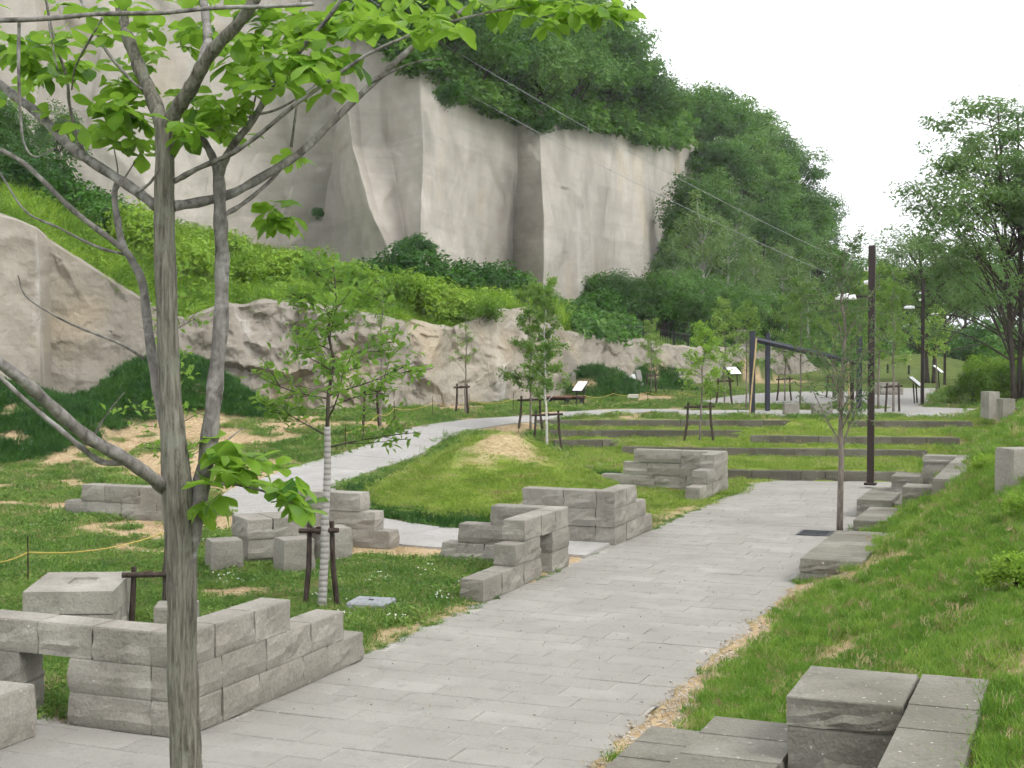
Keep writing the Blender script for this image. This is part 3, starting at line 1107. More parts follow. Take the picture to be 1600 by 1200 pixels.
# ================================================================== STONEWORK
EXC = []          # footprints (a0,a1,s0,s1) where no grass grows
UANG = math.atan2(U[1], U[0])
_bseed = [100]


def block_mesh(L, W, Hh, rough=0.03, cell=0.10):
    """rock-faced block: sawn top, hewn sides; origin at the centre of its base"""
    _bseed[0] += 1
    sd_ = _bseed[0] * 3.71
    nx_, ny_ = max(2, int(L / cell)), max(2, int(W / cell))
    g = 0.008
    x0, y0 = L / 2 - g, W / 2 - g
    ring = [(-x0 + 2 * x0 * i / nx_, -y0, 0, -1) for i in range(nx_)] + [(x0, -y0 + 2 * y0 * i / ny_, 1, 0) for i in range(ny_)] + \
           [(x0 - 2 * x0 * i / nx_, y0, 0, 1) for i in range(nx_)] + [(-x0, y0 - 2 * y0 * i / ny_, -1, 0) for i in range(ny_)]
    ring = np.array(ring, float)
    for k in (0, nx_, nx_ + ny_, 2 * nx_ + ny_):
        pk = ring[k - 1, 2:]
        ring[k, 2:] = (ring[k, 2:] + pk) * 0.7
    fr = [(0.0, 0.1), (0.10, 0.55), (0.32, 1.0), (0.55, 0.9), (0.76, 0.55), (0.95, 0.12), (1.0, -0.15)]
    rows = []
    for z, amp in fr:
        q = np.stack([ring[:, 0], ring[:, 1], np.full(len(ring), z * Hh)], -1)
        n1 = fbm(np.stack([ring[:, 0] * 3 + sd_, ring[:, 1] * 3 - sd_, 0 * ring[:, 0] + z * 1.3], -1), 3)
        n2 = vnoise(np.stack([ring[:, 0] * 9 + sd_, ring[:, 1] * 9, 0 * ring[:, 0] + z * 7 + sd_], -1))
        lip = (n1 > 0.47 + 0.25 * (z - 0.4)) * 0.55                       # split faces: proud above, broken back below
        d = rough * amp * (1.5 * (n1 - 0.47) + 0.6 * (n2 - 0.5) + lip)
        if amp < 0:
            d = np.full(len(ring), -0.005)
        q[:, :2] += ring[:, 2:] * d[:, None]
        if 0 < z < 0.95:
            q[:, 2] += 0.16 * Hh * (n2 - 0.5)
        rows.append(q)
    v = np.concatenate(rows)
    n = len(ring)
    i0 = np.arange(len(fr) - 1)[:, None] * n; j = np.arange(n)[None]; k = (j + 1) % n
    f = np.stack([i0 + j, i0 + k, i0 + n + k, i0 + n + j], -1).reshape(-1, 4)
    top = np.arange(n)[None] + (len(fr) - 1) * n
    return np_mesh('stone_block', v, [f, top])


def split(t0, t1, avg=0.62, r=random):
    L = t1 - t0
    n = max(1, round(L / avg))
    if n == 1:
        return [(t0, t1)]
    cuts = [t0 + L * (i + r.uniform(-0.22, 0.22)) / n for i in range(1, n)]
    e = [t0] + cuts + [t1]
    return list(zip(e[:-1], e[1:]))


def stone_work(name, label, cat, origin, boxes, ang=UANG, avg=0.62, mat='block', rough=0.025, group=None, exclude=True, z=0.0, pname='stone_block'):
    """boxes: (t0,t1,w0,w1,z0,z1); t along the local x axis, w along the local y axis (to the left of x)"""
    root = empty(name, (origin[0], origin[1], z), ang)
    tag(root, label, cat, group)
    c, s = math.cos(ang), math.sin(ang)
    for (t0, t1, w0, w1, z0, z1, *opt) in boxes:
        along_t = (t1 - t0) >= (w1 - w0)
        av = opt[0] if opt else avg
        for (p, q) in split(t0, t1, av) if along_t else split(w0, w1, av):
            a0, a1, b0, b1 = (p, q, w0, w1) if along_t else (t0, t1, p, q)
            dr = random.uniform(-0.006, 0.006)
            me = block_mesh(a1 - a0, b1 - b0, z1 - z0 - 0.004, rough)
            obj(pname, me, M[mat], root, ((a0 + a1) / 2 + dr, (b0 + b1) / 2 + dr, z0), (0, 0, random.uniform(-.004, .004)))
        if exclude and z0 < 0.45:
            EXC.append((origin[0], origin[1], c, s, t0, t1, w0, w1))
    return root


C1, C2, C3 = 0.265, 0.53, 0.795
o = P(287, 1155)
wallA = stone_work('stone_wall', 'low stone wall with a square opening, nearest on the left behind the large tree trunk', 'stone wall', o, [
    (0, 2.88, 0, .3, 0, C1), (0, 2.5, 0, .3, C1, C2), (0, 1.57, 0, .3, C2, C3),
    (0, .3, .3, 1.07, 0, C1), (0, .3, .3, 1.07, C1, C2), (0, .3, .3, 3.1, C2, C3),
    (0, .3, 1.55, 2.6, 0, C1), (0, .3, 1.55, 2.6, C1, C2)], group='stepped stone walls')
o = P(755.7, 942)
stone_work('stone_wall', 'stepped stone wall with a narrow gap under its top course beside the walk', 'stone wall', o, [
    (0, 1.85, 0, .3, 0, C1), (.995, 1.85, 0, .3, C1, C2), (1.3, 2.9, 0, .3, C2, C3),
    (2.26, 2.9, 0, .3, 0, C1), (2.26, 2.9, 0, .3, C1, C2),
    (2.6, 2.9, .3, 1.74, 0, C1), (2.6, 2.9, .3, 1.49, C1, C2), (2.6, 2.9, .3, 1.01, C2, C3)], group='stepped stone walls')
o = P(960.6, 852.5)
stone_work('stone_wall', 'solid three-course corner wall in front of the pale grass mound', 'stone wall', o, [
    (0, 1.9, 0, .3, 0, C1), (0, 1.58, 0, .3, C1, C2), (0, 1.09, 0, .3, C2, C3),
    (0, .3, .3, 1.75, 0, C1), (0, .3, .3, 1.6, C1, C2), (0, .3, .3, 1.48, C2, C3)], group='stepped stone walls')
o = P(1093.6, 784)
stone_work('stone_wall', 'stepped stone wall at the far end of the walk, just before the grass terraces', 'stone wall', o, [
    (0, 2.24, 0, .3, 0, C1), (.58, 2.24, 0, .3, C1, C2), (1.14, 2.24, 0, .3, C2, C3),
    (1.94, 2.24, .3, 2.59, 0, C1), (1.94, 2.24, .3, 2.12, C1, C2), (1.94, 2.24, .3, 1.9, C2, C3)], group='stepped stone walls')
o = P(609, 859)
stone_work('stone_wall', 'straight stone wall stepping down to the right behind the wrapped sapling trunk', 'stone wall', o, [
    (0, .3, 0, 1.75, 0, C1), (0, .3, .24, 1.75, C1, C2), (0, .3, .48, 1.65, C2, C3)], group='stepped stone walls', avg=0.8)
o = P(234, 814)
stone_work('stone_wall', 'two-course stone wall in the meadow, half hidden by the large trunk', 'stone wall', o, [
    (0, .32, -.8, 1.75, 0, C1 + .01), (0, .32, -.8, 1.4, C1 + .01, C2 + .03), (0, .32, -.8, -.1, C2 + .03, C2 + .2)], group='stepped stone walls')

# seats and plinths on the left
_o = P(57, 1150)
stone_work('stone_stool', 'single large stone seat block cut off by the left edge of the picture', 'stone block', _o, [(-1.3, 0, 0, .5, 0, .40, 1.5)], mat='block')


def cube_seat(px, py, size, h, ang, label, grp='square stone seats'):
    o_ = P(px, py)
    return stone_work('stone_stool', label, 'stone block', o_, [(0, size, 0, size * .95, 0, h, 2.0)], ang=R(ang), group=grp)


cube_seat(330, 897, .42, .42, 22, 'square stone seat between the large trunk and the stone table')
cube_seat(443.5, 901, .42, .46, 28, 'square stone seat directly in front of the stone table')
cube_seat(503, 880, .44, .46, 28, 'square stone seat behind the wrapped sapling and its stakes')
cube_seat(240, 1013, .42, .40, 8, 'low stone seat peeping over the nearest wall beside the trunk')

o = P(387, 886)
stone_work('stone_table', 'square stone table of two courses ringed by stone seats', 'stone table', o, [
    (.04, .76, .04, .66, 0, .10, 1.0), (0, .82, 0, .72, .10, .36, 0.5), (0, .82, 0, .72, .36, .63, 0.5)], ang=R(28), group=None)

# plinth with a sunken square in its sloping top
o = P(36, 925, 0.5)
pl = stone_work('stone_plinth', 'broad stone plinth with a sunken square in its top, behind the nearest wall', 'stone plinth', o, [(0, .88, 0, .92, 0, .27, .5)], ang=R(3))
mb = MB()
x0, x1, y0, y1, zf, zb = -.004, .884, -.004, .924, .50, .545
ix0, ix1, iy0, iy1 = .34, .60, .36, .66
zt = lambda y: zf + (zb - zf) * y / .92
top = [[x, y, zt(y)] for y in (y0, iy0, iy1, y1) for x in (x0, ix0, ix1, x1)]
q = [[j * 4 + i, j * 4 + i + 1, j * 4 + i + 5, j * 4 + i + 4] for j in range(3) for i in range(3) if not (i == 1 and j == 1)]
bot = [[x0, y0, .275], [x1, y0, .275], [x1, y1, .275], [x0, y1, .275]]
rec = [[ix0, iy0, zt(iy0) - .022], [ix1, iy0, zt(iy0) - .022], [ix1, iy1, zt(iy1) - .022], [ix0, iy1, zt(iy1) - .022]]
v = np.array(top + bot + rec)
q += [[16, 17, 3, 0], [17, 18, 15, 3], [18, 19, 12, 15], [19, 16, 0, 12], [5, 6, 21, 20], [6, 10, 22, 21], [10, 9, 23, 22], [9, 5, 20, 23], [20, 21, 22, 23]]
mb.add(v, np.array(q))
mb.build('cap_slab', M['block'], pl)

# ------------------------------------------------------------------ seating built into the bank on the right
B = lambda a0, a1, s0, s1, z0, z1, av=0.62: (a0, a1, -s1, -s0, z0, z1, av)
stone_work('stone_bench', 'long low stone bench block at the walk edge beside the drain grate', 'stone bench', (0, 0), [
    B(17.46, 20.3, -3.22, -2.45, -.1, .14, .9), B(17.46, 20.3, -3.22, -2.45, .14, .31, .5)], mat='coping', group='stone benches along the bank')
stone_work('stone_bench', 'stone bench block behind the thin sapling trunk on the bank edge', 'stone bench', (0, 0), [
    B(21.38, 23.2, -3.15, -2.35, -.1, .14, .9), B(21.38, 23.2, -3.15, -2.35, .14, .33, .5)], mat='coping', group='stone benches along the bank')
stone_work('stone_seating', 'stepped stone seating with a back wall at the foot of the brown lamp post', 'stone seating', (0, 0), [
    B(24.4, 26.6, -3.54, -2.95, -.1, .12, .9), B(24.4, 26.6, -3.54, -2.95, .12, .31, .6), B(24.6, 25.8, -2.95, -2.74, 0, .24, .7),
    B(23.9, 24.55, -2.73, -2.06, 0, .40, .8), B(23.9, 24.55, -2.73, -2.06, .40, .60, .9),
    B(25.8, 26.6, -3.14, -2.64, .1, .40, .9), B(25.8, 26.6, -3.14, -2.64, .40, .60, .9),
    B(24.55, 25.8, -2.74, -2.06, 0, .42, .5),
    B(26.2, 26.55, -2.63, -2.06, .42, .80, .4), B(26.2, 26.55, -2.63, -2.06, .80, .95, .9),
    B(21.8, 26.55, -2.055, -1.68, .2, .95, .7)], mat='coping')
stone_work('stone_seating', 'stepped stone seating with dark hewn block cut off by the lower right corner', 'stone seating', (0, 0), [
    B(6.0, 9.45, -2.78, -2.15, 0, .31, .45), B(5.8, 8.7, -2.14, -1.54, .2, .63, .4),
    B(5.0, 7.88, -1.53, -.89, .0, .22, .5), B(7.9, 8.7, -1.53, -.89, .10, .46, .42), B(7.9, 8.7, -1.53, -.89, .46, .83, .35), B(7.9, 8.72, -1.54, -.885, .83, 1.0, .9),
    B(4.5, 8.75, -.88, -.48, .3, 1.0, .75)], mat='coping', rough=0.035)

# standing stones on the bank
def bank_stone(px, py, w_, d_, h, label, ang=10, courses=1):
    o_ = G(px, py)
    return stone_work('standing_stone', label, 'standing stone', o_[:2], [(0, w_, 0, d_, -.15, h, 3)], ang=R(ang), z=o_[2], rough=0.012)


bank_stone(1545, 664, .34, .45, .80, 'taller grey standing stone beside the yellow-green hedge on the bank', 12)
bank_stone(1567, 667, .36, .4, .76, 'squat grey standing stone paired with the taller one by the hedge', 8)
bank_stone(1592, 650, .6, .4, .22, 'low flat stone right of the standing stones at the picture edge', 5)
bank_stone(1583, 766, .5, .4, .5, 'dark standing stone cut off by the right edge halfway up the bank', 14)
bank_stone(1572, 742, .18, .2, .16, 'small stone stub left of the dark standing stone on the bank', 14)

# ------------------------------------------------------------------ terrace walls
TL = {'a': 'first low terrace wall closing the end of the paved walk', 'b': 'second long terrace wall above the first, under the grass steps',
      'c': 'short left-hand piece of terrace wall behind the grass mound', 'd': 'terrace wall third from the walk, right-hand length by the bank',
      'e': 'terrace wall third from the walk, left-hand length by the birch stakes', 'f': 'uppermost terrace wall, long left-hand length below the path', 'g': 'uppermost terrace wall, short right-hand length near the bank'}
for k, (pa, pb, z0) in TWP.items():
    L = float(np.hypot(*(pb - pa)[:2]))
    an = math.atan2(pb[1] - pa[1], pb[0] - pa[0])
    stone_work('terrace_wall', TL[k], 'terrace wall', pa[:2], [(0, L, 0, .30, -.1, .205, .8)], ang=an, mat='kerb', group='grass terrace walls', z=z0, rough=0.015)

# small stone cubes on the upper path and the pile beyond
for i, (px, py, w_, lb) in enumerate([(1226, 648, .44, 'small stone cube on the upper path, left of the two'), (1271, 648, .56, 'wider stone block on the upper path, right of the two')]):
    o_ = P(px, py, .85)
    stone_work('stone_cube', lb, 'stone block', o_[:2], [(0, w_, 0, .4, 0, .33, 3)], ang=R(0), z=.85, group='stone blocks on the upper path')
o_ = P(1362, 617, .84)
stone_work('stone_pile', 'low heap of rough stones on the upper square behind the steel posts', 'stone pile', o_[:2], [(0, 1.3, 0, .5, 0, .28, .4), (.1, 1.15, .05, .45, .28, .5, .5)], z=.84, ang=R(3), rough=0.05)
o_ = P(870, 622, .8)
stone_work('stone_stack', 'stacked pale stone blocks against the outcrop behind the flat cart', 'stone stack', o_[:2], [(0, .75, 0, .4, 0, .27, .4), (0, .75, 0, .4, .27, .54, .5), (0, .75, 0, .4, .54, .81, .4), (.45, .75, 0, .4, .81, 1.0, .5)], z=.8, ang=R(2))
o_ = D(1158, 540, 79)
stone_work('stone_monument', 'rough stone monument of stacked boulders on the rise behind the fence', 'monument', o_[:2], [(-.5, .7, 0, .6, -.6, .2, 2), (-.3, .5, .05, .5, .2, .7, 2), (-.2, .35, .1, .45, .7, 1.0, 2)], z=o_[2] - .1, ang=R(10), rough=0.08, exclude=False)

# ================================================================== SMALL FURNITURE
def put(name, label, cat, p, group=None, rz=0.0):
    return tag(empty(name, p, rz), label, cat, group)


# drain grate in the walk
g = put('drain_grate', 'dark square drain grate let into the paving beside the bench', 'drain grate', P(1274, 833, 0.0), rz=UANG)
mb = MB()
for sx in (-1, 1):
    mb.box((sx * .27, 0, .004), (.04, .50, .012)); mb.box((0, sx * .23, .004), (.50, .04, .0118))
mb.build('frame', M['grate'], g)
MB().box((0, 0, -.004), (.50, .42, .006)).build('pit', M['black'], g)
for k in range(9):
    MB().box((-.22 + .055 * k, 0, .003), (.02, .42, .008)).build('bar', M['grate'], g)
# access cover in the meadow
g = put('access_cover', 'pale blue-grey concrete access cover lying in the meadow grass', 'access cover', G(580, 951, .05), rz=R(-14))
MB().box((0, 0, 0), (.46, .42, .10), bevel=.02).build('lid', M['cover'], g)
MB().box((0, 0, .054), (.05, .05, .01)).build('lifting_point', M['grate'], g)


def lamp(px, py, z, label, sc=1.0):
    p = P(px, py, z)
    r = put('lamp_post', label, 'lamp post', p, 'brown lamp posts along the walk', rz=UANG)
    r.scale = (sc, sc, sc)
    MB().box((0, 0, 2.45), (.115, .135, 4.9), bevel=.012).build('post', M['lamp_brown'], r)
    MB().box((0, 0, .03), (.24, .24, .05), bevel=.01).build('base_plate', M['lamp_brown'], r)
    MB().box((0, .22, 3.86), (.05, .40, .05), bevel=.008).build('arm', M['lamp_brown'], r)
    mb = MB()
    a = np.linspace(0, 2 * np.pi, 20, endpoint=False)
    rings = [np.stack([.17 * k * np.cos(a), .52 + .21 * k * np.sin(a), np.full(20, zz)], -1) for k, zz in ((1, 3.80), (1.05, 3.84), (.9, 3.90), (.35, 3.93))]
    i0 = np.arange(3)[:, None] * 20; j = np.arange(20)[None]; kk = (j + 1) % 20
    mb.add(np.concatenate(rings), np.stack([i0 + j, i0 + kk, i0 + 20 + kk, i0 + 20 + j], -1).reshape(-1, 4), np.array([np.arange(20)[::-1], np.arange(20) + 60]))
    mb.build('lamp_head', M['white'], r, True)
    for zz in (4.15, 4.42):
        b = MB().tube([(0, .07, zz), (0, .16, zz)], [.05, .035], 10).build('spotlight', M['white'], r)
    return r


lamp(1360, 758, 0.05, 'tall dark brown lamp post, nearest of three, behind the thin sapling')
lamp(1441, 634, 0.82, 'dark brown lamp post beside the information stand, second from the walk', .86)
lamp(1476, 601, 0.95, 'slim dark lamp post farthest away, in front of a yellow-green sapling', .86)

# steel frame with a slanting beam
fr = put('steel_frame', 'open frame of blue-black steel posts with a slanting beam on the upper path', 'steel frame', P(1175, 648, .85))
base = P(1175, 648, .85)
for (px, py, ty, wd) in ((1175, 648, 517, .15), (1199, 642, 521, .14), (1342, 643, 525, .15)):
    q = P(px, py, .85)
    t = D(px, ty, q[1])
    MB().box((q[0] - base[0], q[1] - base[1], (t[2] - .85) / 2), (wd, wd * 1.1, t[2] - .85), bevel=.008).build('post', M['steel_blue'], fr)
q = P(1331, 646, .85); t = D(1329, 560, q[1])
MB().box((q[0] - base[0], q[1] - base[1], (t[2] - .85) / 2), (.10, .12, t[2] - .85), bevel=.006).build('post', M['lamp_brown'], fr)
a_, b_ = D(1176, 530, P(1175, 648, .85)[1]) - base, D(1342, 567, P(1342, 643, .85)[1] + .1) - base
MB().tube([a_, b_], .085, 4).build('beam', M['steel_blue'], fr)
q = P(1171, 650, .85); t = D(1182, 528, q[1] - .05)
tag(MB().tube([q, t], .025, 7).build('bamboo_pole', M['bamboo']), 'pale bamboo pole leaning against the left steel post', 'pole')
q = P(1327, 648, .85); t = D(1325, 565, q[1] - .05)
tag(MB().tube([q, t], .022, 7).build('bamboo_pole', M['bamboo']), 'pale bamboo pole standing against the right-hand brown post', 'pole')


def sign(px, py, z, w_, hgt, rz, label, lean=40):
    p = P(px, py, z)
    r = put('information_sign', label, 'sign', p, 'white information stands', rz=R(rz))
    for sx in (-1, 1):
        MB().tube([(sx * w_ * .36, 0, 0), (sx * w_ * .36, .05, hgt)], .025, 6).build('leg', M['black'], r)
    MB().box((0, .02, hgt + .05), (w_, .52, .035), rot=(R(lean), 0, 0), bevel=.008).build('backing', M['black'], r)
    MB().box((0, .005, hgt + .072), (w_ * .92, .47, .012), rot=(R(lean), 0, 0)).build('panel', M['white'], r)
    return r


sign(906, 634, .8, .42, .60, -38, 'white slanted information panel on black legs beside the flat cart')
sign(988, 612, .9, .45, .5, -50, 'white slanted panel next to the leaning pale stone post by the outcrop')
sign(1146, 603, 1.0, .7, .62, 35, 'small white panel on black legs before the dark grass heap left of the frame')
sign(1431, 631, .82, .6, .72, 62, 'white reading stand on dark legs at the foot of the second lamp post')
sign(1466, 607, .95, .6, .78, 62, 'white reading stand farther along the path past the second lamp post')

p = P(1000, 615, .9)
tag(MB().box((p[0], p[1], p[2] + .45), (.22, .18, 1.0), rot=(0, R(-13), R(10)), bevel=.01).build('leaning_post', M['concrete']), 'pale square stone post leaning to the left near the outcrop', 'post')
p = P(989, 626, .85)
tg = put('notice_plate', 'small white notice plate on a stake in the grass past the path', 'notice', p)
MB().box((0, 0, .16), (.40, .02, .15), rot=(R(25), 0, R(12)), bevel=.004).build('plate', M['white'], tg)
MB().tube([(0, .02, -.05), (0, .03, .18)], .012, 6).build('stake', M['black'], tg)

# flat carts on small wheels
for (px, py, w_, z, lb) in ((872, 631, .95, .8, 'low dark red wooden flat cart half hidden by the birch leaves'), (897, 630, .85, .8, 'low light brown wooden flat cart beside the white information panel')):
    p = P(px, py, z)
    r = put('flat_cart', lb, 'cart', p, 'wooden flat carts', rz=R(-4))
    for k in range(4):
        MB().box((0, -.22 + .15 * k, .235), (w_, .14, .05), bevel=.006).build('plank', M['cart_wood'], r)
    MB().box((0, 0, .17), (w_ * .9, .34, .07)).build('chassis', M['black'], r)
    for sx in (-1, 1):
        for sy in (-1, 1):
            MB().tube([(sx * w_ * .32, sy * .2, .085), (sx * w_ * .32, sy * .26, .085)], .085, 12).build('wheel', M['black'], r)

# bollards on the far lawn
for i, (px, py) in enumerate([(1387, 583), (1420, 585), (1449, 587)]):
    p = G(px, py)
    r = put('bollard', 'small black bollard on the far lawn, ' + ['left', 'middle', 'right'][i] + ' one of three', 'bollard', p, 'bollards on the far lawn')
    MB().tube([(0, 0, 0), (0, 0, .5), (0, 0, .53)], [.06, .06, .045], 10).build('shaft', M['black'], r)

# black railing on top of the outcrop
def fence(pxs, label):
    pts = []
    for px, dy in pxs:
        q = octop(px)
        pts.append(np.array([(px - 800) / F_PX * (q[1] + dy), q[1] + dy, q[2] - .1]))
    base = pts[0]
    r = put('railing', label, 'railing', base)
    for a_, b_ in zip(pts[:-1], pts[1:]):
        for zz in (.16, .78):
            MB().tube([a_ - base + [0, 0, zz], b_ - base + [0, 0, zz]], .022, 5).build('rail', M['black'], r)
        n = max(2, int(np.linalg.norm(b_ - a_) / .16))
        for k in range(1, n):
            q = a_ + (b_ - a_) * k / n - base
            MB().tube([q + [0, 0, .16], q + [0, 0, .78]], .011, 4).build('bar', M['black'], r)
    for q in pts:
        MB().tube([q - base + [0, 0, -.4], q - base + [0, 0, .9]], .045, 6).build('post', M['black'], r)


fence([(897, 3.2), (931, 3.2), (981, 2.4), (1005, 2.2), (1053, 1.2), (1075, 1.0)], 'black metal railing with thin bars on top of the outcrop beyond the carts')

# overhead cables
def cable(pa, pb, sag, label):
    t = np.linspace(0, 1, 30)[:, None]
    q = pa + (pb - pa) * t - np.array([0, 0, 1]) * sag * 4 * t * (1 - t)
    tag(MB().tube(q, .015, 5).build('overhead_cable', M['cable'], smooth=True), label, 'cable', 'overhead cables')


cable(D(560, -12, 63), D(1330, 412, 92), .55, 'upper of two thin grey cables crossing in front of the cliff')
cable(D(520, 28, 62), D(1330, 442, 90), .55, 'lower of two thin grey cables crossing in front of the cliff')


# rope barriers on thin pins
def rope_line(pts, label):
    base = pts[0]
    r = put('rope_barrier', label, 'rope barrier', base, 'yellow rope barriers')
    for a_, b_ in zip(pts[:-1], pts[1:]):
        t = np.linspace(0, 1, 10)[:, None]
        q = a_ + (b_ - a_) * t - np.array([0, 0, 1]) * .10 * 4 * t * (1 - t) + [0, 0, .42] - base
        MB().tube(q, .008, 5).build('rope', M['yellow_rope'], r)
    for q in pts:
        MB().tube([q - base - [0, 0, .1], q - base + [0, 0, .62]], .009, 5).build('pin', M['rope_tie'], r)


rope_line([G(-60, 925), G(44, 916), G(258, 880)], 'sagging yellow rope on rusty pins across the meadow on the left')
rope_line([G(540, 703), G(592, 672), G(616, 662), G(676, 652), G(733, 648), G(802, 645)], 'yellow rope along the outcrop edge of the curved path')
rope_line([G(912, 638), G(958, 634), G(1012, 632), G(1066, 632), G(1110, 634)], 'yellow rope across the grass right of the carts')


# ------------------------------------------------------------------ tree stakes
def stakes(p, w_, h, rz, label, bar=True, posts=2):
    r = put('tree_stakes', label, 'tree stakes', p, 'wooden tree stakes', rz=R(rz))
    xs = (-w_ / 2, w_ / 2) if posts == 2 else (-w_ / 2,)
    for sx in xs:
        MB().tube([(sx * 1.25, random.uniform(-.05, .05), -.05), (sx, 0, h * .5), (sx * .92, 0, h * 1.06)], [.034, .032, .029], 8).build('stake', M['stake'], r)
    if bar:
        MB().tube([(-w_ / 2 - .09, -.05, h * .93), (w_ / 2 + .09, -.05, h * .96)], [.03, .028], 8).build('crossbar', M['stake'], r)
        MB().tube([(0, -.02, h * .90), (0, -.02, h * .99)], [.05, .05], 8).build('rope_binding', M['rope_tie'], r)
    return r

# ================================================================== VEGETATION
def leaf_cloud(cent, nrm, size, aspect, r, droop=0.0, fold=0.18):
    """one folded rhombus leaf per centre. returns verts, quads(as two tris each)"""
    n = len(cent)
    nrm = nrm / (np.linalg.norm(nrm, axis=1, keepdims=True) + 1e-9)
    ref = r.normal(size=(n, 3))
    if droop:
        ref[:, 2] -= droop * 2
    ax = ref - nrm * (ref * nrm).sum(1, keepdims=True)
    ax /= np.linalg.norm(ax, axis=1, keepdims=True) + 1e-9
    bx = np.cross(nrm, ax)
    s = np.asarray(size).reshape(-1, 1) if np.ndim(size) else np.full((n, 1), size)
    s = s * r.uniform(0.65, 1.25, (n, 1))
    base = cent - ax * s * 0.5
    tip = cent + ax * s * 0.5 - nrm * s * fold
    l = cent + bx * s * aspect * 0.5 - ax * s * 0.08 + nrm * s * fold * 0.3
    q = cent - bx * s * aspect * 0.5 - ax * s * 0.08 + nrm * s * fold * 0.3
    v = np.stack([base, q, tip, l], 1).reshape(-1, 3)
    f = np.arange(n)[:, None] * 4 + np.array([0, 1, 2, 3])
    return v, f


def curve_pts(a, b, bend, n, r):
    t = np.linspace(0, 1, n)[:, None]
    m = r.normal(0, 1, 3) * bend * np.linalg.norm(b - a)
    return a + (b - a) * t + m * (t * (1 - t) * 2)


def crown_tree(seed, h, rx, rz, zc, lobes, per, leaf, trunk_r, aspect=0.6, flat=0.65, spread=1.0, up=0.8, stems=1, lr=None, droop=0.0, gap=0.0, low=0.45):
    """broadleaf tree: returns (trunk mesh, crown mesh)"""
    r = np.random.default_rng(seed)
    mb = MB()
    tips = []
    for k in range(lobes):
        d = r.normal(size=3); d /= np.linalg.norm(d)
        d[2] = abs(d[2]) * 1.0 - low * r.random()
        rad = (0.35 + 0.65 * r.random() ** 0.6) * (0.80 + 0.35 * r.random())
        c = np.array([d[0] * rx * rad, d[1] * rx * rad, zc + d[2] * rz * rad])
        tips.append(c)
    tips = np.array(tips)
    for st in range(stems):
        ang = st * 2.4 + r.random()
        off = 0.0 if stems == 1 else 0.05 * h
        top = np.array([math.cos(ang) * off * 1.6, math.sin(ang) * off * 1.6, zc + rz * 0.55])
        bot = np.array([math.cos(ang) * trunk_r * 1.3 * (stems > 1), math.sin(ang) * trunk_r * 1.3 * (stems > 1), -0.3])
        q = curve_pts(bot, top, 0.05, 10, r)
        rr = trunk_r * np.linspace(1.25, 0.25, 10) * (0.75 if stems > 1 else 1)
        rr[0] *= 1.3
        mb.tube(q, rr, 9, wob=0.12, seed=seed)
        mine = tips[st::stems]
        for c in mine:
            f = np.clip((c[2] - r.uniform(0.35, 0.8) * np.hypot(c[0], c[1])) / top[2], 0.30, 0.94)
            a = q[0] + (q[-1] - q[0]) * f
            k = int(f * 9); a = q[min(k, 9)]
            br = curve_pts(a, c, 0.10, 6, r)
            br[:, 2] += 0.10 * np.linalg.norm(c - a) * np.sin(np.linspace(0, np.pi, 6)) * 0.6
            mb.tube(br, trunk_r * np.linspace(0.34, 0.06, 6), 5, cap=False)
    trunk = mb.mesh('trunk', True)
    L = lr if lr else rx * 0.36
    cs, ns = [], []
    for c in tips:
        m = int(per * r.uniform(0.6, 1.35))
        d = r.normal(size=(m, 3)); d /= np.linalg.norm(d, axis=1, keepdims=True)
        rad = (r.random((m, 1)) ** 0.45) * (0.85 + 0.5 * vnoise(d * 2.2 + c))[:, None]
        q = d * rad * L * r.uniform(0.75, 1.25) * [spread, spread, flat]
        keep = vnoise((q + c) * (1.6 / L) + seed) > gap
        q = q[keep]; d = d[keep]
        cs.append(c + q)
        ns.append(d * 0.7 + [0, 0, up] + r.normal(0, 0.45, d.shape))
    v, f = leaf_cloud(np.concatenate(cs), np.concatenate(ns), leaf, aspect, r, droop)
    return trunk, np_mesh('crown', v, f)


